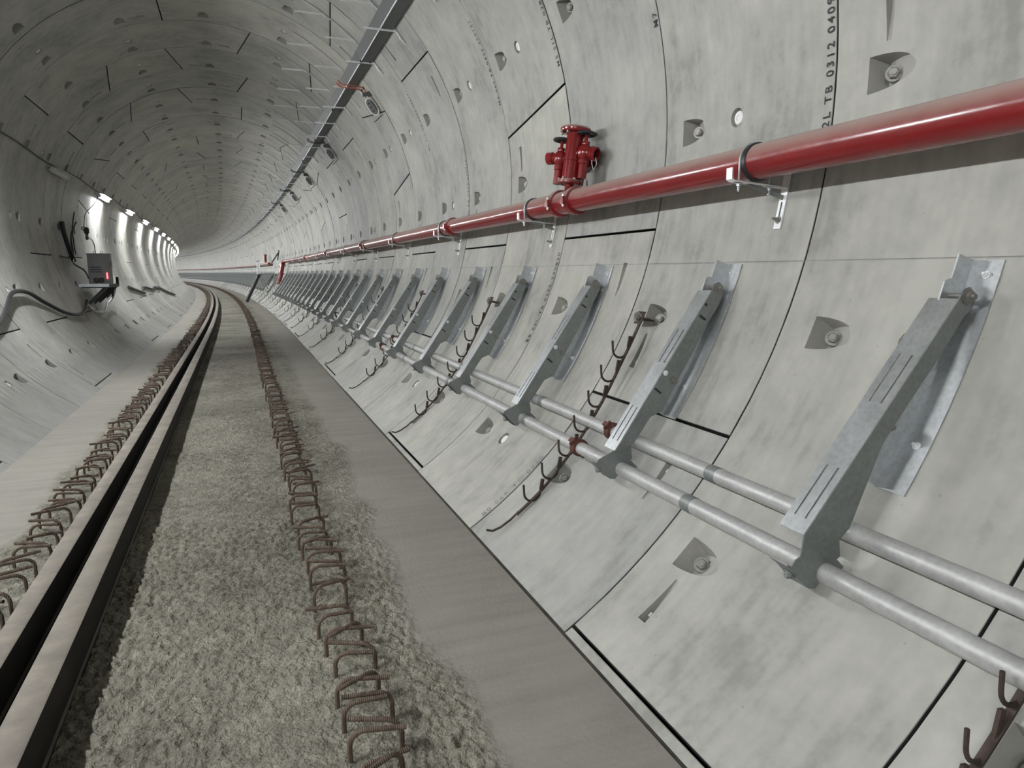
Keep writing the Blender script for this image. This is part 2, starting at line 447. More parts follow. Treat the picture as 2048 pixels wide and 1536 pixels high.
    for q in range(nb):
        q2 = (q + 1) % nb; a, b2 = idx[border[q]], idx[border[q2]]
        mb.f += [(a, b2, rim[q2], rim[q]), (rim[q], rim[q2], deep[q2], deep[q])]; mb.m += [0, 4]
    me = bpy.data.meshes.new(name); me.from_pydata(mb.v, [], mb.f)
    for m in (M['conc'], M['bolt'], M['plug'], M['bright'], M['gasket']): me.materials.append(m)
    me.polygons.foreach_set('material_index', mb.m)
    bm = bmesh.new(); bm.from_mesh(me); bmesh.ops.recalc_face_normals(bm, faces=bm.faces); bm.to_mesh(me); bm.free()
    me.polygons.foreach_set('use_smooth', [True] * len(me.polygons)); me.set_sharp_from_angle(angle=radians(28)); me.update()
    return me

def bolt_frame(c):
    y = RW * .866 - 0.075
    P = Vector(cyl(c, y, 0.062)); rad = Vector((cos(radians(c)), 0, sin(radians(c))))
    ax = (Vector((0, -1, 0)) * .62 - rad * .78).normalized()
    return Matrix.Translation(P) @ ax.to_track_quat('Z', 'Y').to_matrix().to_4x4()
def add_bolt(mb, c, mi):
    F = bolt_frame(c)
    mb.lathe([(.034, -.02), (.034, .004)], F, 14, mi); mb.lathe([(.024, .004), (.024, .022), (.02, .026)], F, 6, mi); mb.lathe([(.013, .026), (.013, .034)], F, 8, mi)
def add_plug(mb, mi):
    F = Matrix.Translation(cyl(0, RW * .5, 0.028)) @ Vector((-1, 0, 0)).to_track_quat('Z', 'Y').to_matrix().to_4x4()
    mb.lathe([(.036, 0), (.036, .016), (.031, .02), (.016, .02), (.015, .014), (.008, .014)], F, 18, mi)

KEY_SK = 3.8
KN = 11.25
HS = 33.75
SEG = {}
for near in (0, 1):
    b = not near
    SEG['key', near] = segment_mesh('key_segment', KN, KN, -KEY_SK, KEY_SK, b)
    SEG['up', near] = segment_mesh('lining_segment', HS, HS, KEY_SK, 0, b)      # sits above the key (its lower edge is skewed)
    SEG['std', near] = segment_mesh('lining_segment', HS, HS, 0, 0, b)
    SEG['dn', near] = segment_mesh('lining_segment', HS, HS, 0, -KEY_SK, b, True)
bolt_me = MB(); add_bolt(bolt_me, 0, 0); bolt_me = bolt_me.mesh('bolt', M['bolt'], True)
plug_me = MB(); add_plug(plug_me, 0); plug_me = plug_me.mesh('grout_plug', M['plug'], True)

BASE = -0.45
KEYS = {-4: 112, -3: 67, -2: 67, -1: 22, 0: 112, 1: 67, 2: 22, 3: 67, 4: 112, 5: 67, 6: 22, 7: 67, 8: 112, 9: 67, 10: 112, 11: 157, 12: 45}
def key_of(i):
    k = KEYS.get(i)
    if k is None: k = (112, 67, 22, 67)[i % 4]
    return {22: 22.5, 67: 67.5, 112: 112.5, 157: 157.5, 45: 45.0}[k] + BASE

wall_right = tag(empty('wall_right', kind='structure'), 'right side of the tunnel lining, precast grey concrete segments with bolt pockets')
wall_left = tag(empty('wall_left', kind='structure'), 'left side of the tunnel lining, precast grey concrete segments behind the lamps')
ceiling = tag(empty('ceiling', kind='structure'), 'crown of the tunnel lining, curved precast concrete segments')
def side_of(deg):
    d = (deg + 180) % 360 - 180
    if -90 < d <= 62: return wall_right
    if 62 < d < 118: return ceiling
    return wall_left
FIRST, LAST_IND = -7, 42
n_ring_end = int((END - S0) / RW)
far_mb = {}
for i in range(FIRST, n_ring_end):
    s = S0 + i * RW; K = key_of(i); F = frame(s)
    near = 1 if i < 9 else 0
    segs = [('key', K)] + [('up', K + KN + HS)] + [('std', K + KN + HS * (3 + 2 * q)) for q in range(3)] + [('dn', K - KN - HS)]
    for kind, c in segs:
        d = (c + 180) % 360 - 180
        if i <= LAST_IND:
            if -104 < d < -76 and kind != 'key': pass     # wholly or mostly under the floor, edges still show
            rnd = random.uniform(-.003, .003)
            o = ob('key_segment' if kind == 'key' else 'lining_segment', SEG[kind, near], side_of(c),
                   F @ Matrix.Rotation(-radians(c), 4, 'Y') @ Matrix.Translation((rnd, 0, 0)))
            if near:
                for bc in ((0,) if kind == 'key' else (-22.5, 0, 22.5)):
                    zz = sin(radians(c + bc)) * R
                    if zz < ZF + .02: continue
                    ob('bolt', bolt_me, o, Matrix.Rotation(-radians(bc), 4, 'Y'))
                if sin(radians(c)) * R > ZF: ob('grout_plug', plug_me, o)
        else:
            mb = far_mb.setdefault(side_of(c).name, MB()); hw = KN if kind == 'key' else HS; n = 2 if kind == 'key' else 7
            RM = F @ Matrix.Rotation(-radians(c), 4, 'Y'); g = .35
            vs = []
            for q in range(n + 1):
                t = -hw + g + (2 * hw - 2 * g) * q / n
                for y, off in ((.012, .13), (.012, 0), (RW - .012, 0), (RW - .012, .13)): vs.append(RM @ Vector(cyl(t, y, off)))
            fs = [(4 * q + a, 4 * q + a + 1, 4 * q + a + 5, 4 * q + a + 4) for q in range(n) for a in range(3)]
            mb.add(vs, fs)
for nm, mb in far_mb.items():
    o = ob('lining_segments', mb.mesh('lining_segments', M['conc'], True), bpy.data.objects[nm]); o['kind'] = 'stuff'
# dark packing behind the joints
back = sweep([((R + .135) * cos(2 * pi * q / 72), (R + .135) * sin(2 * pi * q / 72)) for q in range(72)], S0 + FIRST * RW, END - 2, 2.8)
back.f = back.f[:-2]; back.m = back.m[:-2]
o = ob('joint_packing', back.mesh('joint_packing', M['gasket'], True), ceiling); tag(o, 'black gasket showing in the joints between segments')

# stencilled writing on the lining, one string per joint; reads upwards, letters' tops away from the camera
def stencil(txt, joint, deg0, size=0.060, mat='ink', dy=0.014):
    cu = bpy.data.curves.new('stencil_text', 'FONT'); cu.body = txt; cu.size = size; cu.offset = size * .012; cu.space_character = 1.36
    cu.resolution_u = 3
    t = bpy.data.objects.new('tmp', cu); COL.objects.link(t)
    dg = bpy.context.evaluated_depsgraph_get(); me = bpy.data.meshes.new_from_object(t.evaluated_get(dg))
    bpy.data.objects.remove(t); bpy.data.curves.remove(cu)
    s = S0 + joint * RW + dy
    for v in me.vertices:
        th_ = deg0 + degrees(v.co.x / R); x, z = wall(th_, .0045); v.co = (x, s + v.co.y, z)
    me.name = 'stencil_text'; me.materials.clear(); me.materials.append(M[mat])
    o = ob('stencil_text', me, wall_right); tag(o, 'black stencilled batch mark ' + txt.lower() + ' along a ring joint'); return o
stencil('B0 S2L TB 0312 040920', 0, -6.9)
stencil('M7', 1, 13.0)
stencil('M5 S1L TB 0285 280820', 2, 15.4)
stencil('B0 S2L TB 0295 290820', 2, -29.9)
stencil('M6 S6S TB 0499 250121', 3, 15.2)
stencil('B0 S6R TC 0220', 1, -55.5, mat='faint')
stencil('B0 S2L TB 0490 270920', 4, -7.0)
stencil('M5 S1L TB 0471 240121', 5, 15.0)
# surveyors' line along the bracket tops
ln = MB()
sq = [S0 - 3 * RW + .5 * q for q in range(0, 56)]
for a, b in zip(sq[:-1], sq[1:]):
    vs = []
    for s in (a, b):
        for dd in (-.035, .035): x, z = wall(-16.25 + dd, .0045); vs.append(at(s, x, z))
    ln.add(vs, [(0, 1, 3, 2)])
o = ob('setting_out_line', ln.mesh('setting_out_line', M['faint']), wall_right); tag(o, 'thin pencil line ruled along the wall at bracket height')

# ================================================================== FLOOR
def fnoise(x, y):
    p = Vector((x * 7, y * 7, 0)); return noise.fractal(p, 0.9, 2.1, 5)
def rough_at(x, y):
    w = noise.noise(Vector((y * .55, 3.3, 0))) * .16 + noise.noise(Vector((y * 2.3, 9.1, 0))) * .07
    a = (1.06 + w - x) / .12; b2 = (x + 1.12 + w * .8) / .10
    v = max(0.0, min(1.0, a)) * max(0.0, min(1.0, b2)); return v * v * (3 - 2 * v)
def floor_mesh():
    mb = MB(); rg = []
    def patch(ys, xs, amp):
        o0 = len(mb.v)
        for y in ys:
            F = frame(y)
            for x in xs:
                r = rough_at(x, y); z = ZF
                if amp and r > 0.01 and abs(x + .545) > .16:
                    q = noise.noise(Vector((x * 1.7, y * 1.5, 11)))
                    lump = noise.noise(Vector((x * 34, y * 26, 2))); grit = noise.noise(Vector((x * 75, y * 60, 5)))
                    z += r * (fnoise(x * .6, y * .6) * .010 + noise.noise(Vector((x * 1.3, y * 1.1, 7))) * .008 + (lump * .022 + grit * .010) * (.65 + .7 * max(-.5, q)))
                    # raked strokes: along the tunnel beside the bars, slanting elsewhere
                    if x > .72: z += r * .011 * noise.noise(Vector((x * 55 + y * 9, y * 15, 4)))
                    elif q > .05: z += r * .010 * min(1, q * 4) * noise.noise(Vector((x * 14 - y * 8, y * 45 + x * 20, 9)))
                mb.v.append(tuple(F @ Vector((x, 0, z)))); rg.append(r)
        n = len(xs)
        for j in range(len(ys) - 1):
            for i in range(n - 1): mb.f.append((o0 + j * n + i, o0 + j * n + i + 1, o0 + (j + 1) * n + i + 1, o0 + (j + 1) * n + i)); mb.m.append(0)
    def lin(a, b, st):
        k = max(1, int(round((b - a) / st))); return [a + (b - a) * q / k for q in range(k + 1)]
    xs = lin(-XF - .01, -1.2, .03)[:-1] + lin(-1.2, 1.2, .0095) + lin(1.2, 1.528, .03)[1:]
    patch(lin(-3, 1.2, .3), lin(-XF - .01, 1.528, .12), False)
    patch(lin(1.2, 4.6, .0095), xs, True)
    patch(lin(4.6, 8.6, .018), lin(-XF - .01, 1.528, .018), True)
    patch(lin(8.6, 16.0, .04), lin(-XF - .01, 1.528, .04), True)
    patch(lin(16.0, END - 2, 1.2), lin(-XF - .01, 1.528, .12), False)
    # slab edge along the drain slot
    ys = lin(-3, BEND, 1.0) + lin(BEND + 1.2, END - 2, 1.2); o0 = len(mb.v)
    for y in ys:
        for z in (ZF, ZF - .12): mb.v.append(tuple(frame(y) @ Vector((1.528 + random.uniform(-.002, .002) * (z < ZF - .01), 0, z)))); rg.append(0)
    for j in range(len(ys) - 1): mb.f.append((o0 + 2 * j, o0 + 2 * j + 1, o0 + 2 * j + 3, o0 + 2 * j + 2)); mb.m.append(0)
    me = bpy.data.meshes.new('floor'); me.from_pydata(mb.v, [], mb.f); me.materials.append(M['floor'])
    a = me.attributes.new('rough', 'FLOAT', 'POINT'); a.data.foreach_set('value', rg)
    me.polygons.foreach_set('use_smooth', [True] * len(me.polygons)); me.update(); return me
fl = ob('floor', floor_mesh()); tag(fl, 'rough concrete invert slab with smooth strips along both edges', kind='structure')
# wet dark filler in the slot between slab and lining, painting the groove's shade
o = ob('slot_shade_strip', sweep([(1.515, ZF - .009), (1.562, ZF - .007), (1.562, ZF - .10), (1.515, ZF - .10)], -3, END - 3).mesh('slot_shade_strip', M['slot_shade']), fl)

# ---- twin steel beams standing on the floor
def beam(name, x0, x1, label):
    z0, z1 = ZF - .02, ZF + .17; r = .012; xm = (x0 + x1) / 2; hw = (x1 - x0) / 2
    prof = [(x0 - .008, z0), (x1 + .008, z0), (x1 + .008, ZF + .012), (x1, ZF + .02), (x1, z1 - r), (x1 - r * .3, z1 - r * .3), (x1 - r, z1), (x0 + r, z1), (x0 + r * .3, z1 - r * .3), (x0, z1 - r), (x0, ZF + .02), (x0 - .008, ZF + .012)]
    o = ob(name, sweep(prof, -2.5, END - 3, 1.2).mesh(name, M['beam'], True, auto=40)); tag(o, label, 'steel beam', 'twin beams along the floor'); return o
beam('steel_beam', -.688, -.598, 'long flat-topped steel beam beside the rebar loops, the one nearer the lamps')
beam('steel_beam', -.502, -.392, 'long flat-topped steel beam casting the dark shadow on the rough floor')

# ---- rebar loops: an upside-down U with a lapped straight bar
def loop_mesh(q):
    rnd = random.Random(q); w = .162 + rnd.uniform(-.012, .012); h = .115 + rnd.uniform(-.012, .015); r = .0088; mb = MB(); c = .052
    for sg in (-1, 1):
        yaw = rnd.uniform(-.45, .45); y0 = .011 * sg; hh = h + rnd.uniform(-.008, .008); tail = rnd.uniform(.15, .215); tilt = rnd.uniform(-.12, .10)
        path = [(sg * w / 2 * 1.0, y0, -.03), (sg * w / 2, y0, hh - c)]
        for k in range(1, 7):
            a = pi / 2 * k / 6; d = c - c * cos(a); path.append((sg * w / 2 - sg * d * cos(yaw), y0 + d * sin(yaw), hh - c + c * sin(a)))
        x1, y1 = path[-1][0], path[-1][1]
        for t in (.5, 1.0):
            L = (tail - c) * t; path.append((x1 - sg * L * cos(yaw), y1 + L * sin(yaw), hh + L * tilt))
        mb.tube(path, r, 8)
    return mb.mesh('rebar_loop', M['rebar'], True, auto=60)
LOOPS = [loop_mesh(q) for q in range(9)]
def loop_row(x, s_start, n_ind, spacing, label, group, rest_label):
    s = s_start; k = 0; ang = 0
    while k < n_ind:
        rz = random.uniform(-.15, .15)
        o = ob('rebar_loop', LOOPS[random.randrange(9)], None, frame(s) @ Matrix.Translation((x + random.uniform(-.018, .018), 0, ZF + random.uniform(-.01, .004))) @ Matrix.Rotation(rz, 4, 'Z'))
        tag(o, label if k >= 20 else label + ', ' + ORD[k] + ' from the frame edge', 'rebar loop', group); s += spacing * random.uniform(.75, 1.25); k += 1
    mb = MB()
    while s < END - 12:
        F = frame(s) @ Matrix.Translation((x + random.uniform(-.018, .018), 0, ZF)) @ Matrix.Rotation(random.uniform(-.3, .3), 4, 'Z')
        mb.tube([F @ Vector(p) for p in ((-.075, 0, -.02), (-.07, 0, .08), (-.03, 0, .11), (.03, 0, .11), (.07, 0, .08), (.075, 0, -.02))], .008, 4, False)
        mb.tube([F @ Vector(p) for p in ((-.08, -.02, .11), (.09, .03, .115))], .008, 4, False)
        s += spacing * 1.15
    o = ob('rebar_loops', mb.mesh('rebar_loops', M['rebar'])); tag(o, rest_label, 'rebar loops', kind='stuff')
loop_row(.614, 1.80, 150, .20, 'rusty rebar loop in the row along the floor middle', 'rebar loops along the floor middle', 'far end of the row of rusty rebar loops along the floor middle')
loop_row(-.862, 3.1, 150, .195, 'rusty rebar loop in the row hugging the twin beams', 'rebar loops beside the twin beams', 'far end of the row of rusty rebar loops beside the twin beams')

# ================================================================== WALKWAY BRACKETS
FT, FB = Vector((2.615, -.962)), Vector((2.057, -1.780))
WEB = [(2.615, -.962), (2.632, -.925), (2.662, -.915), (2.690, -.94), (2.688, -.985), (2.665, -1.035), (2.60, -1.13), (2.575, -1.17), (2.505, -1.295), (2.41, -1.45), (2.335, -1.585),
       (2.262, -1.615), (2.165, -1.748), (2.09, -1.782), (2.057, -1.780)]
YW = 0.0                           # near face of the web; the bracket's own y = 0
def _rot(p, a=radians(4.6), c=(2.655, -.948)):
    dx, dz = p[0] - c[0], p[1] - c[1]; return (c[0] + dx * cos(a) + dz * sin(a), c[1] - dx * sin(a) + dz * cos(a))
WEB0 = [_rot(p) for p in WEB[:5]] + [(2.645, -1.02), (2.55, -1.15), (2.43, -1.295), (2.315, -1.44), (2.30, -1.47), (2.245, -1.60), (2.19, -1.73), (2.11, -1.80), (2.03, -1.81), (1.985, -1.80), _rot(WEB[-1])]
def plate_holes(mb, O, ex, ey, ez, L, Wd, t, holes, mi=0):
    xs = sorted({0, L} | {h[0] for h in holes} | {h[1] for h in holes}); ys = sorted({0, Wd} | {h[2] for h in holes} | {h[3] for h in holes})
    def solid(i, j):
        if not (0 <= i < len(xs) - 1 and 0 <= j < len(ys) - 1): return False
        cx, cy = (xs[i] + xs[i + 1]) / 2, (ys[j] + ys[j + 1]) / 2
        return not any(h[0] < cx < h[1] and h[2] < cy < h[3] for h in holes)
    def P(x, y, z): return O + ex * x + ey * y + ez * z
    for i in range(len(xs) - 1):
        for j in range(len(ys) - 1):
            if not solid(i, j): continue
            a, b, c, d = xs[i], xs[i + 1], ys[j], ys[j + 1]
            vs = [P(a, c, 0), P(b, c, 0), P(b, d, 0), P(a, d, 0), P(a, c, t), P(b, c, t), P(b, d, t), P(a, d, t)]
            fs = [(0, 1, 2, 3), (4, 7, 6, 5)]
            if not solid(i - 1, j): fs.append((0, 3, 7, 4))
            if not solid(i + 1, j): fs.append((1, 5, 6, 2))
            if not solid(i, j - 1): fs.append((0, 4, 5, 1))
            if not solid(i, j + 1): fs.append((3, 2, 6, 7))
            mb.add(vs, fs, mi)
def nut(mb, P, axis, r=.017, h=.016, stud=.012, mi=0):
    F = Matrix.Translation(P) @ Vector(axis).to_track_quat('Z', 'Y').to_matrix().to_4x4()
    mb.lathe([(r * 1.5, 0), (r * 1.5, .003)], F, 12, mi); mb.lathe([(r, .003), (r, h)], F, 6, mi); mb.lathe([(r * .55, h), (r * .55, h + stud)], F, 8, mi)
def bracket_parts():
    parts = []
    # curved wall angle: flange against the wall and leg standing off it
    n = 14; a0, a1 = -16.5, -34.3; mb = MB(); yl = .082
    secs = []
    for q in range(n + 1):
        t = a0 + (a1 - a0) * q / n
        secs.append([(*wall(t, o_), y) for o_, y in ((.003, -.036), (.009, -.036), (.009, yl - .006), (.088, yl - .006), (.088, yl), (.003, yl))])
    vs = [(x, y, z) for sct in secs for x, z, y in sct]
    fs = [(6 * q + j, 6 * q + (j + 1) % 6, 6 * q + 6 + (j + 1) % 6, 6 * q + 6 + j) for q in range(n) for j in range(6)]
    fs += [tuple(range(6)), tuple(6 * n + j for j in range(6))[::-1]]
    mb.add(vs, fs); parts.append(('wall_angle', mb, M['galv'], True))
    # web of the arm with bend notches
    mb = MB(); mb.prism(WEB, YW, YW + .006)
    parts.append(('web', mb, M['galvd'], False))
    for (xa, za), (xb, zb) in (((2.545, -1.088), (2.583, -1.113)), ((2.283, -1.463), (2.322, -1.492))):
        nm = MB(); nm.bar((xa, YW - .0006, za), (xb, YW - .0006, zb), .002, .011, (.5, 0, .8)); parts.append(('notch', nm, M['black'], False))
    nm = MB(); nm.lathe([(.009, 0), (.009, .0012)], Matrix.Translation((2.583, YW - .0012, -1.033)) @ Matrix.Rotation(radians(-90), 4, 'X'), 10)
    parts.append(('drilled_hole', nm, M['black'], False))
    # slotted top flange
    ex = Vector((FB.x - FT.x, 0, FB.y - FT.y)); L = ex.length; ex.normalize(); ey = Vector((0, 1, 0)); ez = ex.cross(ey); 
    if ez.x > 0: ez = -ez
    mb = MB(); holes = []
    for u0, u1 in ((.25 * L, .46 * L), (.735 * L, .945 * L)):
        for w in (.030, .078): holes.append((u0, u1, w - .0045, w + .0045))
    plate_holes(mb, Vector((FT.x, YW, FT.y)), ex, ey, ez, L, .112, .006, holes)
    parts.append(('slotted_flange', mb, M['galv'], False))
    # tab at the head, pivot bolt and fixings
    mb = MB(); mb.prism([(2.60, -.975), (2.625, -.895), (2.655, -.885), (2.70, -.93), (2.66, -1.02)], .068, .074)
    parts.append(('head_tab', mb, M['galv'], False))
    mb = MB(); nut(mb, (2.655, YW - .001, -.948), (0, -1, 0), .019); mb.tube([(2.655, 0, -.948), (2.655, .085, -.948)], .010, 8)
    parts.append(('pivot_bolt', mb, M['bolt'], True))
    mb = MB(); nut(mb, (2.398, YW - .001, -1.428), (0, -1, 0), .017); parts.append(('web_bolt', mb, M['bolt'], True))
    mb = MB(); nut(mb, (2.345, YW - .001, -1.385), (0, -1, 0), .010, .01, .006); parts.append(('web_bolt', mb, M['bright'], True))
    for t in (-17.6, -30.6):
        mb = MB(); x, z = wall(t, .009); nut(mb, (x, .012, z), (-x, 0, -z), .010, .009, .014); parts.append(('wall_anchor', mb, M['bright'], True))
    # stub that carries the lower pipe and its foot on the wall
    mb = MB(); mb.prism([(2.057, -1.775), (2.15, -1.755), (2.16, -1.83), (2.135, -1.845), (2.06, -1.93), (2.03, -1.925), (1.945, -1.838), (1.965, -1.815)], .004, .010)
    mb.prism([(1.945, -1.838), (2.03, -1.925), (2.034, -1.921), (1.949, -1.834)], .004, .085)
    mb.bar((1.93, .046, -1.825), (1.95, .046, -1.842), .085, .005, (0, 0, 1))
    nut(mb, (1.985, .05, -1.882), (-.7, 0, -.7), .015, .012, .006)
    parts.append(('pipe_stub', mb, M['galvd'], False))
    mb = MB(); x, z = wall(-40.9, 0.0); mb.bar((2.12, .03, -1.83), (x, .03, z), .04, .008, (0, 1, 0))
    parts.append(('wall_foot', mb, M['galvd'], False))
    return parts
BR_BASE = Vector((2.20, 0, -1.83))
BPARTS = []
for nm, mb, mats, sm in bracket_parts():
    BPARTS.append((nm, mb.mesh(nm, mats, sm, BR_BASE, 30)))
far_b = MB()
for nm, mb, mats, sm in bracket_parts():
    if nm in ('wall_angle', 'web', 'slotted_flange', 'pipe_stub', 'head_tab'):
        far_b.add(mb.v, mb.f, {'wall_angle': 0, 'web': 1, 'slotted_flange': 0, 'pipe_stub': 1, 'head_tab': 0}[nm])
far_bm = far_b.mesh('walkway_bracket', [M['galv'], M['galvd']], False, BR_BASE)
def bracket(k):
    s = 1.722 + RW * k; F = frame(s) @ Matrix.Translation(BR_BASE)
    if k < 22:
        e = empty('walkway_bracket', F)
        for nm, me in BPARTS:
            if k == 0 and nm in ('notch', 'drilled_hole'): continue
            o = ob(nm, me, e)
            if k == 0 and nm == 'web_bolt': o.location = (.02, .077, .02) if me.materials[0] == M['bolt'] else (.05, .077, -.02)
            if k == 0 and nm == 'web': w0 = MB(); w0.prism(WEB0, YW, YW + .006); o.data = w0.mesh('web', M['galvd'], False, BR_BASE)
            if k == 0 and nm == 'slotted_flange':
                pv = Vector((2.655, 0, -.948)) - BR_BASE; o.matrix_local = Matrix.Translation(pv) @ Matrix.Rotation(radians(4.6), 4, 'Y') @ Matrix.Translation(-pv)
        lab = ('galvanised walkway bracket with slotted flange, %s one from the frame edge along the wall' % ORD[k]) if k < 20 else 'galvanised walkway bracket with slotted flange in the packed row before the red riser'
        tag(e, lab, 'bracket', 'walkway brackets')
    else:
        e = ob('walkway_bracket', far_bm, None, F)
        if s < 37: tag(e, 'galvanised walkway bracket with slotted flange in the packed row before the red riser', 'bracket', 'walkway brackets')
        else: tag(e, 'small galvanised walkway bracket in the tight row beyond the steel landing', 'bracket', 'distant walkway brackets')
    return e
for k in range(0, 140):
    s = 1.722 + RW * k
    if 36.1 < s < 37.6 or 39.9 < s < 43.0: continue
    bracket(k)

# ---- the two galvanised pipes the brackets carry
def long_pipe(x, z, r, s1, joints, label):
    e = empty('galvanised_pipe', Matrix.Translation((x, -1.0, z)))
    pts = [-1.0] + joints + [s1]; nm = 'pipe_length'
    for a, b in zip(pts[:-1], pts[1:]):
        mb = sweep(circle_prof(x, z, r, 18), a, b - .004, 1.4); ob(nm, mb.mesh(nm, M['pipe'], True, (x, -1.0, z)), e)
    for j in joints:
        mb = MB(); F = frame(j)
        mb.lathe([(r + .004, -.028), (r + .014, -.024), (r + .016, 0), (r + .014, .024), (r + .004, .028)], F @ Matrix.Translation((x, 0, z)) @ Matrix.Rotation(radians(-90), 4, 'X'), 18)
        for sg in (-1, 1):
            c = F @ Vector((x - .70 * sg * (r + .022) * 1.0, 0, z + .72 * sg * (r + .022)))
            mb.box(c, (.028, .05, .028), Matrix.Rotation(radians(45), 3, 'Y')); mb.tube([c + Vector((.02, 0, .02)), c - Vector((.02, 0, .02))], .008, 6)
        ob('pipe_coupling', mb.mesh('pipe_coupling', M['coup'], True, (x, -1.0, z)), e)
    for q in range(14):
        j = 0.6 + q * 1.9
        mb = MB(); mb.lathe([(r + .0005, -.035), (r + .0025, -.03), (r + .0025, .03), (r + .0005, .035)], frame(j) @ Matrix.Translation((x, 0, z)) @ Matrix.Rotation(radians(-90), 4, 'X'), 18)
        ob('pipe_sleeve', mb.mesh('pipe_sleeve', M['galvd'], True, (x, -1.0, z)), e)
    tag(e, label, 'pipe'); return e
long_pipe(2.222, -1.757, .036, 30.5, [3.42, 9.4, 15.4, 21.4], 'dusty galvanised pipe, the upper of the two passing under the walkway brackets')
long_pipe(2.098, -1.880, .037, 30.5, [3.60, 9.6, 15.6, 21.6], 'dusty galvanised pipe, the lower of the two clamped to the bracket feet')

# ================================================================== RED FIRE MAIN
PX, PZ, PR = 2.665, -.337, .084
rp = empty('red_fire_main', Matrix.Translation((PX, -1.2, PZ))); tag(rp, 'glossy red fire main pipe running along the tunnel wall', 'pipe')
ORG = (PX, -1.2, PZ); HY = 4.97
cuts = [-1.2, HY - .14, HY + .14, 8.05, 14.2, 20.2, 26.2, 36.0]
for a, b in zip(cuts[:-1], cuts[1:]):
    if abs(a - (HY - .14)) < .01: continue
    ob('pipe_length', sweep(circle_prof(PX, PZ, PR, 32), a, b - .003, 1.4).mesh('pipe_length', M['red'], True, ORG), rp)
ob('pipe_length', sweep(circle_prof(PX, PZ, PR, 20), 45.5, 200, 1.4).mesh('pipe_length', M['red'], True, ORG), rp)
def pipe_coupling(s):
    mb = MB(); F = frame(s) @ Matrix.Translation((PX, 0, PZ)) @ Matrix.Rotation(radians(-90), 4, 'X')
    mb.lathe([(PR + .001, -.033), (PR + .018, -.03), (PR + .021, 0), (PR + .018, .03), (PR + .001, .033)], F, 28)
    for sg in (-1, 1):
        c = frame(s) @ Vector((PX - sg * (PR + .03) * .94, 0, PZ + sg * (PR + .03) * .3 * 0))
        mb.box(c, (.03, .05, .055)); mb.tube([c + Vector((0, 0, .045)), c - Vector((0, 0, .045))], .009, 8, True, 1)
    return mb.mesh('pipe_coupling', [M['red'], M['bright']], True, ORG)
for s in (HY - .14, HY + .14, 8.05, 14.2, 20.2, 26.2): ob('pipe_coupling', pipe_coupling(s), rp)
mb = sweep(circle_prof(PX, PZ, PR * 1.04, 28), HY - .138, HY + .138)
ob('tee', mb.mesh('tee', M['red'], True, ORG), rp)
# white welding/marking bands near the second coupling
mb = MB()
for s in (7.62, 7.70): mb.lathe([(PR + .0006, -.012), (PR + .0012, -.01), (PR + .0012, .01), (PR + .0006, .012)], Matrix.Translation((PX, s, PZ)) @ Matrix.Rotation(radians(-90), 4, 'X'), 28)
# ---- riser where the main drops behind the brackets
mb = MB(); F = frame(36.0)
mb.tube([F @ Vector(p) for p in ((PX, 0, PZ), (PX, .16, PZ), (PX - .02, .24, PZ - .06), (PX - .05, .27, PZ - .16), (PX - .16, .3, PZ - .7), (PX - .3, .3, PZ - 1.1))], PR * 1.15, 20)
for q in ((PX - .05, .27, PZ - .16), (PX - .13, .295, PZ - .58), (PX - .3, .3, PZ - 1.08)):
    mb.lathe([(PR * 1.9, -.02), (PR * 1.9, .02)], F @ Matrix.Translation(q) @ Matrix.Rotation(radians(12), 4, 'Y'), 20)
ob('riser_bend', mb.mesh('riser_bend', M['redg'], True, ORG), rp)

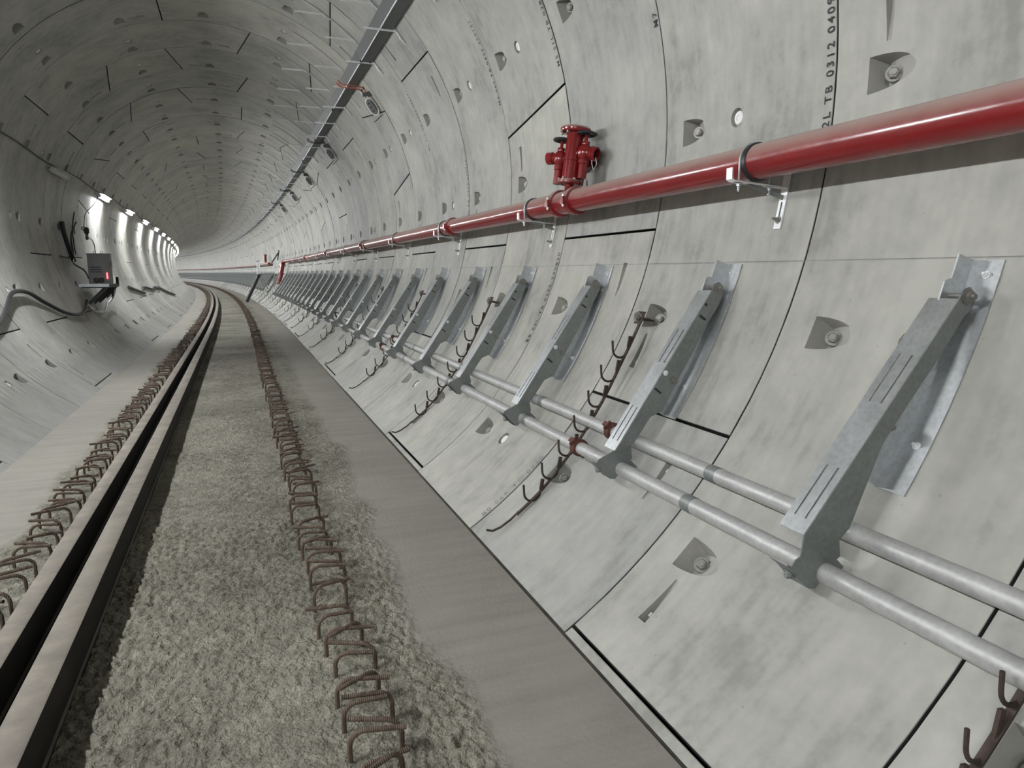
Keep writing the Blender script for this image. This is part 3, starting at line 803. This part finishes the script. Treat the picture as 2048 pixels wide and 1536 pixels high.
# ---- pipe brackets, every second ring
def pipe_bracket_parts():
    P = []
    mb = MB(); n = 8; secs = []; W2 = .023
    for q in range(n + 1):
        t = -5.2 + (-13.0 + 5.2) * q / n; secs.append([(*wall(t, o_), y) for o_, y in ((.002, -W2), (.010, -W2), (.010, W2), (.002, W2))])
    vs = [(x, y, z) for sct in secs for x, z, y in sct]
    fs = [(4 * q + j, 4 * q + (j + 1) % 4, 4 * q + 4 + (j + 1) % 4, 4 * q + 4 + j) for q in range(n) for j in range(4)] + [(0, 1, 2, 3), (4 * n + 3, 4 * n + 2, 4 * n + 1, 4 * n)]
    mb.add(vs, fs); P.append(('wall_plate', mb, M['bright'], False))
    mb = MB()
    for t0, t1 in ((-10.3, -12.2),):
        a = Vector((*wall(t0, .0108),)); b = Vector((*wall(t1, .0108),)); mb.bar((a.x, 0, a.y), (b.x, 0, b.y), .009, .001, (1, 0, 0))
    P.append(('plate_slot', mb, M['black'], False))
    mb = MB(); x, z = wall(-12.1, .010); nut(mb, (x, 0, z), (-x, 0, -z), .013, .013, .03)
    P.append(('anchor_nut', mb, M['bolt'], True))
    # arm with upturned end
    za = PZ - PR - .006
    mb = MB(); xe = 2.515
    mb.prism([(2.872, za - .028), (2.872, za - .022), (xe + .02, za + .0), (xe + .008, za + .008), (xe + .006, za + .058), (xe, za + .058), (xe, za + .004), (xe + .018, za - .007)], -.021, .021)
    P.append(('arm', mb, M['bright'], False))
    mb = MB(); x, z = wall(-9.9, .01); mb.bar((2.64, 0, za - .012), (x, 0, z), .022, .009, (0, 1, 0)); mb.box((2.64, 0, za - .012), (.04, .022, .01))
    P.append(('brace', mb, M['galvd'], False))
    mb = MB(); r = PR + .007; path = [(PX - r, 0, za - .05)] + [(PX + r * cos(a), 0, PZ + r * sin(a)) for a in [pi - pi * q / 16 for q in range(17)]] + [(PX + r, 0, za - .06)]
    mb.tube(path, .0055, 8); nut(mb, (PX - r, 0, za - .012), (0, 0, -1), .013, .012, .02); nut(mb, (PX + r, 0, za - .026), (0, 0, -1), .013, .012, .02)
    P.append(('u_bolt', mb, M['galv'], True))
    mb = MB(); r = PR + .004; vs = []; k = 32
    for q in range(k):
        a = 2 * pi * q / k
        for rr, y in ((PR + .0005, -.034), (PR + .008, -.03), (PR + .008, -.007), (PR + .0005, -.005)): vs.append((PX + rr * cos(a), y, PZ + rr * sin(a)))
    mb.add(vs, [(4 * q + j, 4 * q + (j + 1) % 4, 4 * ((q + 1) % k) + (j + 1) % 4, 4 * ((q + 1) % k) + j) for q in range(k) for j in range(4)])
    P.append(('rubber_liner', mb, M['black'], True))
    return P
PB_BASE = Vector((2.86, 0, -.45))
PBM = [(nm, mb.mesh(nm, mats, sm, PB_BASE, 30)) for nm, mb, mats, sm in pipe_bracket_parts()]
for k in range(0, 11):
    s = 2.872 + 2 * RW * k - (0.0); F = frame(s) @ Matrix.Translation(PB_BASE); e = empty('pipe_bracket', F)
    for nm, me in PBM: ob(nm, me, e)
    lab = ['bright zinc pipe bracket with black strap between the hydrant and the frame edge', 'bright zinc pipe bracket just past the red hydrant'][k] if k < 2 else 'bright zinc pipe bracket with black strap, %s past the red hydrant' % ORD[k - 1]
    tag(e, lab, 'pipe bracket', 'red main brackets')

# ---- hydrant on the tee
def hydrant():
    base = Vector((PX, HY, PZ + PR * .72)); e = empty('fire_hydrant', Matrix.Translation(base) @ Matrix.Rotation(radians(7.5), 4, 'Y') @ Matrix.Diagonal((1, 1, .9, 1)))
    tag(e, 'red fire hydrant with black handwheels standing on the fire main', 'hydrant')
    def part(nm, mb, mt, sm=True): return ob(nm, mb.mesh(nm, mt, sm), e)
    mb = MB(); mb.lathe([(.05, -.03), (.036, .01), (.032, .03), (.032, .075), (.04, .085)], None, 20); part('neck', mb, M['redg'])
    mb = MB(); mb.lathe([(.088, .078), (.097, .085), (.097, .105), (.09, .112)], None, 24); part('base_flange', mb, M['red'])
    mb = MB(); mb.lathe([(.066, .11), (.066, .27), (.071, .272), (.071, .296), (.064, .298), (.064, .50)], None, 24); part('barrel', mb, M['redg'])
    mb = MB(); mb.lathe([(.085, .495), (.113, .50), (.118, .512), (.118, .53), (.108, .543), (.06, .556), (.01, .56)], None, 28)
    part('cap', mb, M['red'])
    for q in range(6):
        a = q * pi / 3 + .5
        mb = MB(); mb.lathe([(.010, 0), (.010, .02)], Matrix.Translation((.1 * cos(a), .1 * sin(a), .482)), 6); part('flange_bolt', mb, M['bolt'])
        mb = MB(); mb.lathe([(.011, 0), (.011, .018)], Matrix.Translation((.084 * cos(a), .084 * sin(a), .108)), 6); part('flange_bolt', mb, M['bolt'])
    for ang, dz, sc in ((-62, .0, 1.0), (128, -.045, .92), (20, -.03, .95)):
        d = Vector((cos(radians(ang)), sin(radians(ang)), 0)); v = empty_part = None
        mb = MB(); p0 = d * .105
        mb.lathe([(.034 * sc, 0), (.034 * sc, .115), (.042 * sc, .118), (.042 * sc, .15), (.036 * sc, .152), (.05 * sc, .18), (.056 * sc, .215), (.05 * sc, .25), (.03 * sc, .275), (.032 * sc, .29), (.03 * sc, .30), (.014 * sc, .305), (.012 * sc, .36)],
                 Matrix.Translation(p0 + Vector((0, 0, .125 + dz))), 18)
        # link to the barrel and outlet nozzle
        mb.tube([d * .04 + Vector((0, 0, .33 + dz)), p0 + Vector((0, 0, .34 + dz))], .034 * sc, 14)
        out = (d * .9 + Vector((.25, -.15, -.25)) * (1 if ang < 0 else .2)).normalized()
        c0 = p0 + Vector((0, 0, .345 + dz)); c1 = c0 + out * .10 * sc
        o1 = Matrix.Translation(c0) @ out.to_track_quat('Z', 'Y').to_matrix().to_4x4()
        mb.lathe([(.04 * sc, 0), (.046 * sc, .05), (.056 * sc, .06), (.056 * sc, .105), (.042 * sc, .105), (.042 * sc, .06)], o1, 20)
        vb = part('outlet_valve', mb, M['redg'])
        mb = MB(); mb.lathe([(.0415 * sc, .064), (.0415 * sc, .07)], o1, 18)
        ob('outlet_mouth', mb.mesh('outlet_mouth', M['black'], True), vb)
        if ang != 20:
            mb = MB(); hc = p0 + Vector((0, 0, .49 + dz)); rw = .066 * sc
            mb.tube([hc + Vector((rw * cos(2 * pi * q / 24), rw * sin(2 * pi * q / 24), 0)) for q in range(24)], .012, 8, closed=True)
            for q in range(3): a = q * 2 * pi / 3 + .3; mb.tube([hc, hc + Vector((rw * cos(a), rw * sin(a), 0))], .008, 6)
            mb.lathe([(.016, -.012), (.016, .012)], Matrix.Translation(hc), 10)
            ob('handwheel', mb.mesh('handwheel', M['black'], True), vb)
        if ang < 0:
            mb = MB(); a = c1 + Vector((0, 0, -.03)); mb.tube([a, a + Vector((.01, -.01, -.05)), a + Vector((-.005, 0, -.10)), a + Vector((-.02, .01, -.05)), a + Vector((-.02, .02, 0))], .003, 5)
            ob('retaining_wire', mb.mesh('retaining_wire', M['bright'], True), vb)
    mb = MB(); mb.lathe([(.067, .30), (.0675, .30), (.0675, .302)], None, 24)
    return e
hydrant()
# second hydrant, small, beyond the landing
def far_hydrant():
    F = frame(48.0) @ Matrix.Translation((PX, 0, PZ + .06)); e = empty('fire_hydrant', F); tag(e, 'tiny dark red hydrant on the fire main beyond the steel landing', 'hydrant')
    mb = MB(); mb.lathe([(.04, 0), (.04, .1), (.1, .1), (.1, .13), (.07, .14), (.07, .5), (.12, .5), (.12, .55), (.02, .57)], None, 16); ob('barrel', mb.mesh('barrel', M['redg'], True), e)
    mb = MB(); mb.lathe([(.04, .12), (.04, .3), (.055, .34), (.04, .4), (.012, .46)], Matrix.Translation((-.02, -.12, 0)), 12); mb.tube([(-.02, -.12, .33), (-.02, 0, .33)], .03, 10); ob('outlet_valve', mb.mesh('outlet_valve', M['redg'], True), e)
far_hydrant()

# ================================================================== OVERHEAD: cable hangers and tray
ARMS = [(40.2, 2.175, 1.908, 1.79), (49.2, 1.897, 2.178, 1.53), (58.3, 1.520, 2.452, 1.155)]
def hanger_parts():
    P = []; mb = MB(); n = 12; secs = []; W2 = .018
    for q in range(n + 1):
        t = 38.2 + (64.5 - 38.2) * q / n; secs.append([(*wall(t, o_), y) for o_, y in ((.003, -W2), (.016, -W2), (.016, W2), (.003, W2))])
    vs = [(x, y, z) for sct in secs for x, z, y in sct]
    fs = [(4 * q + j, 4 * q + (j + 1) % 4, 4 * q + 4 + (j + 1) % 4, 4 * q + 4 + j) for q in range(n) for j in range(4)] + [(0, 1, 2, 3), (4 * n + 3, 4 * n + 2, 4 * n + 1, 4 * n)]
    mb.add(vs, fs); P.append(('strap', mb, M['galv']))
    for t, xk, z, xe in ARMS:
        x0, z0 = wall(t - .6, .012); mb = MB()
        mb.bar((x0, 0, z0 - .02), (xk, 0, z), .016, .016, (0, 1, 0)); mb.bar((xk + .008, 0, z), (xe, 0, z), .018, .016, (0, 1, 0))
        P.append(('arm', mb, M['bright']))
    return P
HG = hanger_parts(); HB = Vector((1.9, 0, 2.19))
HGM = [(nm, mb.mesh(nm, mt, False, HB)) for nm, mb, mt in HG]
hm = MB()
for nm, mb, mt in HG: hm.add(mb.v, mb.f, 0 if nm == 'strap' else 1)
hm = hm.mesh('cable_hanger', [M['galv'], M['bright']], False, HB)
for k in range(0, 130):
    s = 7.222 + RW * k - RW; F = frame(s) @ Matrix.Translation(HB)
    if k < 22:
        e = empty('cable_hanger', F)
        for nm, me in HGM: ob(nm, me, e)
    else: e = ob('cable_hanger', hm, None, F)
    if k == 0: continue_label = 1
    tag(e, 'shiny three-armed cable hanger on the vault beside the grey tray, %s in line' % ORD[k] if k < 18 else 'shiny cable hanger in the crowded far part of the overhead row', 'cable hanger', 'overhead cable hangers')
tray_prof = [(2.128, 1.922), (1.988, 1.922), (1.984, 1.926), (1.918, 2.048), (1.922, 2.052), (2.0, 2.075), (2.128, 1.945)]
e = empty('cable_tray', Matrix.Translation((2.03, 4, 1.92))); tag(e, 'long grey steel trunking carried overhead on the cable hangers', 'cable tray')
s = 4.0; k = 0
while s < 190:
    L = 3.0 if s < 40 else 25
    ob('tray_length', sweep(tray_prof, s, s + L - .006, 1.4).mesh('tray_length', M['tray'], False, (2.03, 4, 1.92)), e)
    if s < 40:
        mb = sweep([(1.991, 1.918), (1.984, 1.918), (1.979, 1.927), (1.986, 1.927)], s + .04, s + L - .06, 1.4); ob('tray_lip', mb.mesh('tray_lip', M['bright'], False, (2.03, 4, 1.92)), e)
        mb = MB(); c = frame(s) @ Vector((1.985, 0, 1.922)); mb.box(c, (.03, .10, .03)); mb.box(c + Vector((.12, 0, -.004)), (.02, .08, .02)); ob('joint_clip', mb.mesh('joint_clip', M['darkst'], False, (2.03, 4, 1.92)), e)
    s += L

# ---- wall fixtures fed from the tray
def fixture(s, deg, near, label, cable):
    x, z = wall(deg, 0.0); F = frame(s) @ Matrix.Translation((x, 0, z)) @ Matrix.Rotation(-radians(deg), 4, 'Y') @ Matrix.Translation((-.06, 0, 0)) @ Matrix.Rotation(radians(62), 4, 'Z') @ Matrix.Translation((.04, 0, 0))
    # local axes: -x points into the tunnel, +z up along the wall
    e = empty('wall_fixture', F); tag(e, label, 'wall fixture', 'fixtures below the grey tray')
    mb = MB(); pr = []
    for q in range(20):
        a = 2 * pi * q / 20; pr.append((.068 * cos(a), .105 * sin(a) + (.035 if sin(a) > 0 else -.035)))
    vs = [(-.10, y, zz) for y, zz in pr] + [(-.01, y * .96, zz * .97) for y, zz in pr]
    mb.add(vs, [tuple(range(20)), tuple(range(39, 19, -1))] + [(i, (i + 1) % 20, 20 + (i + 1) % 20, 20 + i) for i in range(20)]); ob('housing', mb.mesh('housing', M['white'], True), e)
    mb = MB(); vs = [(-.101, y * .86, zz * .88) for y, zz in pr] + [(-.105, y * .8, zz * .84) for y, zz in pr]
    mb.add(vs, [tuple(range(20, 40)), tuple(range(20))[::-1]] + [(i, (i + 1) % 20, 20 + (i + 1) % 20, 20 + i) for i in range(20)]); ob('face_plate', mb.mesh('face_plate', M['cab'], True), e)
    for zz in (.06, .0, -.06):
        mb = MB(); mb.lathe([(.014, 0), (.014, .012)], Matrix.Translation((-.105, .015, zz)) @ Matrix.Rotation(radians(-90), 4, 'Y'), 10); ob('knob', mb.mesh('knob', M['black'], True), e)
    mb = MB(); mb.tube([(-.11, -.02, .07), (-.15, -.04, .04), (-.15, -.05, -.03), (-.11, -.03, -.07)], .006, 6); ob('handle', mb.mesh('handle', M['black'], True), e)
    mb = MB(); mb.box((-.06, -.02, .19), (.09, .09, .06), Matrix.Rotation(.4, 3, 'X')); mb.box((-.07, -.08, .16), (.08, .06, .08), Matrix.Rotation(.5, 3, 'X')); ob('junction_box', mb.mesh('junction_box', M['black'], False), e)
    mb = MB(); mb.tube([(-.03, -.06, -.13), (-.03, -.06, -.17), (-.02, .12, -.19)], .006, 6); ob('earth_strap', mb.mesh('earth_strap', M['black'], True), e)
    for dy in (-.05, .11):
        FI = F.inverted() @ frame(s + dy)
        wps = [(*wall(deg + 2.6, .05),), (*wall(deg + 4.2, .03),), (*wall(deg + 5.6, .03),), (2.12, 1.868), (2.02, 1.876), (1.93, 1.878), (1.87, 1.90), (1.835, 1.95)]
        mb = MB(); pts = [FI @ Vector((a_, .03 * (q_ > 4) * (q_ - 4), b_)) for q_, (a_, b_) in enumerate(wps)]
        mb.tube(pts, .009, 8); ob('flexible_conduit', mb.mesh('flexible_conduit', M[cable], True), e)
        mb = MB(); mb.lathe([(.014, -.018), (.014, .018)], Matrix.Translation(pts[2]), 8); ob('conduit_gland', mb.mesh('conduit_gland', M['coup'], True), e)
fixture(11.12, 34.6, True, 'white wall fixture with black knobs on two orange conduits below the tray', 'orange')
for q, s in enumerate((16.0, 20.8, 25.6, 30.4)):
    fixture(s, 35.6, False, 'grey-cabled wall fixture on the vault flank, %s beyond the orange-cabled one' % ORD[q], 'cable')

# ================================================================== CABLE HOOK STRIPS on the wall, every second ring
def hook_parts():
    P = []; mb = MB(); n = 22; secs = []
    def off(t): return .088 if t > -30 else max(.022, .088 - (-30 - t) * .0036)
    for q in range(n + 1):
        t = -24.2 + (-52.6 + 24.2) * q / n; secs.append([(*wall(t, o_), y) for o_, y in ((off(t) - .004, -.012), (off(t) + .004, -.012), (off(t) + .004, .012), (off(t) - .004, .012))])
    vs = [(x, y, z) for sct in secs for x, z, y in sct]
    fs = [(4 * q + j, 4 * q + (j + 1) % 4, 4 * q + 4 + (j + 1) % 4, 4 * q + 4 + j) for q in range(n) for j in range(4)] + [(0, 1, 2, 3), (4 * n + 3, 4 * n + 2, 4 * n + 1, 4 * n)]
    mb.add(vs, fs); P.append(('strip', mb, M['rust']))
    mb = MB(); x, z = wall(-23.9, .09); x2, z2 = wall(-23.6, .0); mb.bar((x, 0, z), (x2 - .02, .02, z2), .085, .006, (0, 0, 1)); mb.box((x, .02, z), (.006, .08, .08), Matrix.Rotation(radians(24), 3, 'Y')); P.append(('fixing_plate', mb, M['rust']))
    mb = MB(); nut(mb, (x - .004, .03, z), (-1, -.3, -.2), .024, .02, .01); P.append(('fixing_bolt', mb, M['bolt']))
    hooks = [-28.0, -31.3, -34.8, -38.3, -41.8, -45.2, -48.6]
    for t in hooks:
        o_ = off(t); x, z = wall(t, o_ + .005); mb = MB(); r = .052
        # cup in the plane across the tunnel: down from the strip, round and up to a free tip
        path = [(x + .012, 0, z + .055), (x, 0, z)]
        cx, cz = x - r, z - .004
        for q in range(1, 12): a = -pi * q / 11 * .98; path.append((cx + r * cos(a), 0, cz + r * 1.05 * sin(a)))
        path.append((cx - r - .003, 0, cz + .05)); mb.tube(path, .0068, 7)
        mb.bar((x + .016, 0, z + .07), (x + .004, 0, z + .004), .020, .012, (0, 1, 0)); P.append(('hook', mb, M['rust']))
    mb = MB(); pts = []
    for t, o_ in ((-52.2, .028), (-53.6, .024), (-55.0, .03), (-56.0, .045), (-56.5, .075)): x, z = wall(t, o_); pts.append((x, 0, z))
    mb.tube(pts, .007, 7); P.append(('tail_bar', mb, M['rust']))
    return P
HKB = Vector((2.2, 0, -1.8)); HKM = [(nm, mb.mesh(nm, mt, True, HKB, 40)) for nm, mb, mt in hook_parts()]
hk = MB()
for nm, mb, mt in hook_parts(): hk.add(mb.v, mb.f)
hk = hk.mesh('cable_hook_strip', M['rust'], False, HKB)
for k in range(-1, 30):
    s = 3.715 + 2 * RW * k if k >= 0 else 1.07; F = frame(s) @ Matrix.Translation(HKB)
    if k < 11:
        e = empty('cable_hook_strip', F)
        for nm, me in HKM: ob(nm, me, e)
    else: e = ob('cable_hook_strip', hk, None, F)
    lab = 'rusty strip of cable hooks cut off at the lower frame corner' if k < 0 else ('rusty strip of curved cable hooks on the wall, %s before the red riser' % ['twelfth', 'eleventh', 'tenth', 'ninth', 'eighth', 'seventh', 'sixth', 'fifth', 'fourth', 'third', 'second', 'last'][k] if k < 11 else 'small rusty strip of cable hooks far along the wall past the tenth one')
    tag(e, lab, 'hook strip', 'cable hook strips')

# ================================================================== LAMPS on the left wall
LAMP_DEG, LSP = 160.6, 4.55
def lamp(s, lit, label):
    x, z = wall(LAMP_DEG, .0); F = frame(s) @ Matrix.Translation((x, 0, z)) @ Matrix.Rotation(-radians(LAMP_DEG) , 4, 'Y')
    e = empty('wall_lamp', F); tag(e, label, 'lamp', 'lamps along the wall')      # local -x into the tunnel
    mb = MB(); mb.box((-.085, 0, 0), (.03, 1.22, .09)); mb.box((-.035, .4, 0), (.07, .03, .05)); mb.box((-.035, -.4, 0), (.07, .03, .05)); ob('batten', mb.mesh('batten', M['white']), e)
    for dz in ((-.022, .022) if s < 40 else (0,)):
        mb = MB(); mb.tube([(-.118, -.58, dz), (-.118, .58, dz)], .016 if s < 40 else .032, 6 if s < 40 else 4, False); ob('tube', mb.mesh('tube', M['lamp'] if lit else M['off'], True), e)
    mb = MB(); mb.add([(-.03, -.62, -.047), (-.186, -.62, -.062), (-.187, -.62, -.057), (-.03, -.62, -.041), (-.03, .62, -.047), (-.186, .62, -.062), (-.187, .62, -.057), (-.03, .62, -.041)], [(0, 1, 2, 3), (7, 6, 5, 4), (0, 4, 5, 1), (1, 5, 6, 2), (2, 6, 7, 3), (3, 7, 4, 0)]); ob('hood', mb.mesh('hood', M['white']), e)
    for dy in (-.6, .6):
        mb = MB(); mb.box((-.11, dy, 0), (.045, .03, .08)); ob('end_cap', mb.mesh('end_cap', M['white']), e)
k = -5
while 15.4 + LSP * k < 185:
    s = 15.4 + LSP * k; lit = k != 0
    n = k
    lab = 'unlit grey lamp tube on the dark stretch of wall' if k == 0 else ('lit lamp hidden past the frame edge, casting the glow on the wall' if k == -1 else ('lit tube lamp on the wall, %s beyond the unlit one' % ORD[k - 1] if 0 < k < 5 else ('lit tube lamp out of sight on the wall beside the viewer, %s back' % ORD[-k - 1] if k < 0 else 'lit tube lamp in the cluster at the start of the bend')))
    lamp(s, lit, lab); k += 1
# feeder cable strung between the lamps
pts = []
s = -4.0
while s < 120:
    x, z = wall(158.6 + .5 * sin(s * 1.38), .02); pts.append(at(s, x, z)); s += .6
mb = MB(); mb.tube(pts, .011, 6); tag(ob('feeder_cable', mb.mesh('feeder_cable', M['cable'], True)), 'thin dark feeder cable looping from lamp to lamp', 'cable')

# ================================================================== LEFT WALL: cabinet on its bracketed shelf
SB = 16.0
sh = empty('steel_shelf', frame(SB) @ Matrix.Translation((-2.38, .6, -1.10))); tag(sh, 'dark steel shelf on diagonal struts carrying the grey cabinet', 'shelf')
O = (-2.38, SB + .6, -1.10)
def spart(nm, mb, mt, root=sh, org=O, sm=False): return ob(nm, mb.mesh(nm, mt, sm, org), root)
mb = MB(); mb.box((-2.37, SB + .60, -1.105), (.50, 1.20, .02)); spart('deck_plate', mb, M['darkst'])
mb = MB(); mb.box((-2.37, SB - .015, -1.11), (.52, .03, .06)); spart('front_rail', mb, M['galv'])
mb = MB(); mb.box((-2.115, SB + .60, -1.12), (.03, 1.22, .06)); spart('side_rail', mb, M['darkst'])
mb = MB(); mb.box((-2.13, SB + 1.19, -1.04), (.05, .05, .18)); spart('corner_post', mb, M['darkst'])
for y in (.05, .6, 1.15):
    mb = MB(); mb.bar((-2.14, SB + y, -1.13), (-2.50, SB + y, -1.48), .05, .05, (0, 1, 0)); spart('strut', mb, M['darkst'])
    mb = MB(); mb.bar((-2.60, SB + y, -1.14), (-2.12, SB + y, -1.14), .045, .045, (0, 1, 0)); spart('bearer', mb, M['darkst'])
mb = MB(); mb.bar((-2.48, SB + .05, -1.45), (-2.35, SB + 1.15, -1.16), .04, .04); spart('cross_brace', mb, M['darkst'])
cb = empty('control_cabinet', frame(SB) @ Matrix.Translation((-2.27, .2, -1.095))); tag(cb, 'grey control cabinet with round sockets standing on the steel shelf', 'cabinet')
O2 = (-2.27, SB + .2, -1.095)
def cpart(nm, mb, mt, sm=False): return ob(nm, mb.mesh(nm, mt, sm, O2), cb)
mb = MB(); mb.prism([(-2.46, -1.094), (-2.085, -1.094), (-2.085, -.505), (-2.09, -.50), (-2.455, -.50), (-2.46, -.505)], SB + .03, SB + .36); cpart('body', mb, M['cab'])
mb = MB(); mb.prism([(-2.475, -.50), (-2.07, -.50), (-2.075, -.485), (-2.47, -.485)], SB + .01, SB + .38); cpart('lid', mb, M['cab'])
mb = MB(); mb.box((-2.275, SB + .027, -.62), (.30, .008, .17)); cpart('door', mb, M['cab'])
for zz in (-.755, -.80, -.845):
    mb = MB(); mb.box((-2.32, SB + .024, zz), (.19, .014, .022)); cpart('vent_louvre', mb, M['darkst'])
for xx in (-2.33, -2.24):
    mb = MB(); mb.lathe([(.048, 0), (.048, .03), (.038, .035), (.03, .02)], Matrix.Translation((xx, SB + .03, -1.005)) @ Matrix.Rotation(radians(90), 4, 'X'), 16); cpart('socket', mb, M['darkst'], True)
mb = MB(); mb.box((-2.135, SB + .025, -.92), (.018, .012, .12)); o = cpart('indicator_lamp', mb, M['redlamp']); tag(o, 'glowing red vertical indicator strip')
mb = MB(); mb.box((-2.076, SB + .2, -.70), (.018, .2, .12)); cpart('side_box', mb, M['cab'])
for xx in (-2.34, -2.22):
    mb = MB(); mb.tube([(xx + .022 * cos(2 * pi * q / 12), SB + .15, -.465 + .022 * sin(2 * pi * q / 12)) for q in range(12)], .005, 6, closed=True); cpart('lifting_eye', mb, M['darkst'], True)
def cable(nm, pts, r, mt, label, cat='cable', n=8, sub=6):
    P = [Vector(p) for p in pts]; out = []
    for i in range(len(P) - 1):
        p0, p1, p2, p3 = P[max(i - 1, 0)], P[i], P[i + 1], P[min(i + 2, len(P) - 1)]
        for q in range(sub):
            t = q / sub; out.append(.5 * ((2 * p1) + (p2 - p0) * t + (2 * p0 - 5 * p1 + 4 * p2 - p3) * t * t + (3 * p1 - p0 - 3 * p2 + p3) * t ** 3))
    out.append(P[-1]); mb = MB(); mb.tube(out, r, n); o = ob(nm, mb.mesh(nm, M[mt], True, out[0])); o.location = out[0]; tag(o, label, cat); return o
def wp(s, deg, off): x, z = wall(deg, off); return at(s, x, z)
cable('drop_cable', [wp(19.0, 161.5, .14), wp(18.7, 166, .14), wp(17.8, 172, .16), wp(16.9, -179, .3), at(16.3, -2.37, -.25), at(16.18, -2.33, -.46)], .008, 'cable', 'thin cable dropping from a lit lamp to the top of the grey cabinet')
mb = MB(); c = at(17.2, -2.62, .02)
pl_ = empty('cable_plug', Matrix.Translation(c)); tag(pl_, 'black plug and socket pair hanging on the thin drop cable', 'plug')
mb.lathe([(.02, -.2), (.028, -.19), (.03, -.08), (.05, -.06), (.055, .02), (.04, .05), (.02, .06)], None, 14); ob('plug_body', mb.mesh('plug_body', M['black'], True), pl_)
mb = MB(); mb.tube([(-.05 + .035 * cos(2 * pi * q / 14), 0, .03 + .035 * sin(2 * pi * q / 14)) for q in range(14)], .009, 6, closed=True); ob('flap_ring', mb.mesh('flap_ring', M['black'], True), pl_)
cable('looped_cable', [wp(17.6, 176, .03), wp(17.0, -178, .03), wp(16.8, -171, .04), wp(16.4, -168, .08), wp(16.1, -165.5, .12), at(16.02, -2.52, -.82), at(15.98, -2.45, -.98)], .016, 'cable', 'dark cable curving down the wall into the side of the grey cabinet')
cable('looped_cable', [wp(17.4, 172, .03), wp(17.2, 179, .03), wp(17.1, -173, .03), wp(16.9, -169.5, .05), wp(16.4, -168.5, .04), wp(15.6, -169, .03)], .012, 'cable', 'dark cable looping beside the cabinet on the dim wall')
for q in range(9):
    a = random.uniform(.2, 1.1); d = random.uniform(.08, .22); y0 = SB + a; y1 = y0 + random.uniform(.1, .3)
    cable('hanging_lead', [(-2.16, y0, -1.13), (-2.2, y0 + .03, -1.2 - d * .5), (-2.24, (y0 + y1) / 2, -1.2 - d), (-2.2, y1 - .03, -1.2 - d * .5), (-2.17, y1, -1.13)], .006, 'black',
          'thin black lead drooping in the tangle below the steel shelf')['group'] = 'leads under the shelf'
cable('pale_hose', [at(15.7, -2.50, -1.42), at(15.75, -2.36, -1.60), at(16.2, -2.26, -1.64), at(17.0, -2.32, -1.5), at(17.8, -2.36, -1.44), at(18.2, -2.36, -1.30)], .028, 'pipe', 'pale grey hose looping under the steel shelf', 'hose')
# heavy supply cable sagging along the wall
cable('supply_cable', [wp(9.4, -147, .05), wp(10.2, -149.2, .05), wp(10.9, -153, .05), wp(11.5, -156.6, .06), wp(12.2, -156.2, .06), wp(12.8, -152.5, .05), wp(13.5, -148.2, .05), wp(14.3, -146.2, .05), wp(15.0, -147.2, .05), wp(15.7, -150.5, .06)], .03, 'black', 'heavy grey supply cable sagging along the wall before the cabinet', 'cable')
cable('supply_cable', [wp(22.4, -154.0, .04), wp(23.6, -151.5, .04), wp(24.9, -149.0, .04), wp(25.3, -149.6, .04), wp(25.5, -152.4, .05), wp(26.6, -152.0, .04), wp(27.7, -150.2, .04), wp(29.0, -151.3, .04), wp(30.4, -149.4, .04)], .035, 'black', 'black cable zigzagging on the bright wall past the cabinet', 'cable')
cable('supply_cable', [wp(30.6, -150.3, .04), wp(32.0, -147.0, .04), wp(33.6, -143.4, .04), wp(35.4, -140.0, .04)], .035, 'black', 'straight black cable slanting to the floor where the wall bends', 'cable')
cable('cable_bundle', [wp(16.15, 177.5, .05), wp(16.2, -178.5, .06), wp(16.3, -174, .07), wp(16.4, -170, .07), wp(16.5, -167.2, .06)], .045, 'black', 'thick black cable bundle hanging on the dim wall above the shelf', 'cable')

# ================================================================== LANDING beyond the riser
F = frame(41.0); ld = empty('steel_landing', F @ Matrix.Translation((2.0, 0, -.93))); tag(ld, 'small steel landing with railing and steep stair beyond the red riser', 'landing')
def lpart(nm, mb, mt): return ob(nm, mb.mesh(nm, mt, False, (2.0, 0, -.93)), ld)
mb = MB(); mb.box((2.22, .5, -.95), (.95, 2.4, .05)); lpart('deck', mb, M['deck'])
for y in (-.6, 1.6):
    mb = MB(); mb.tube([(1.78, y, -.93), (1.78, y, -.25)], .024, 8); lpart('post', mb, M['bright'])
for y in (.1, .9):
    mb = MB(); mb.tube([(1.78, y, -.93), (1.78, y, -.25)], .016, 8); lpart('post', mb, M['galv'])
mb = MB(); mb.tube([(1.78, -.65, -.25), (1.78, 1.65, -.25)], .026, 8); lpart('top_rail', mb, M['darkst'])
mb = MB(); mb.bar((2.72, -1.0, .15), (2.5, .4, -.3), .06, .06); mb.bar((2.78, -1.0, .3), (2.72, -.6, -.2), .05, .05); lpart('wall_prop', mb, M['darkst'])
for y in (-.75, -.15):
    mb = MB(); mb.bar((1.75, y, -.97), (1.02, y - .2, ZF + .03), .05, .14, (0, 0, 1)); lpart('stringer', mb, M['darkst'])
for q in range(6):
    t = (q + .7) / 6.6; mb = MB(); mb.box((1.75 - .73 * t, -.45 - .2 * t, -.97 + (ZF + .97) * t), (.16, .58, .03)); lpart('tread', mb, M['darkst'])
mb = MB(); mb.bar((1.80, -.6, -.95), (2.15, -.6, -1.75), .05, .05); mb.bar((1.80, 1.6, -.95), (2.15, 1.6, -1.75), .05, .05); lpart('support_leg', mb, M['galvd'])
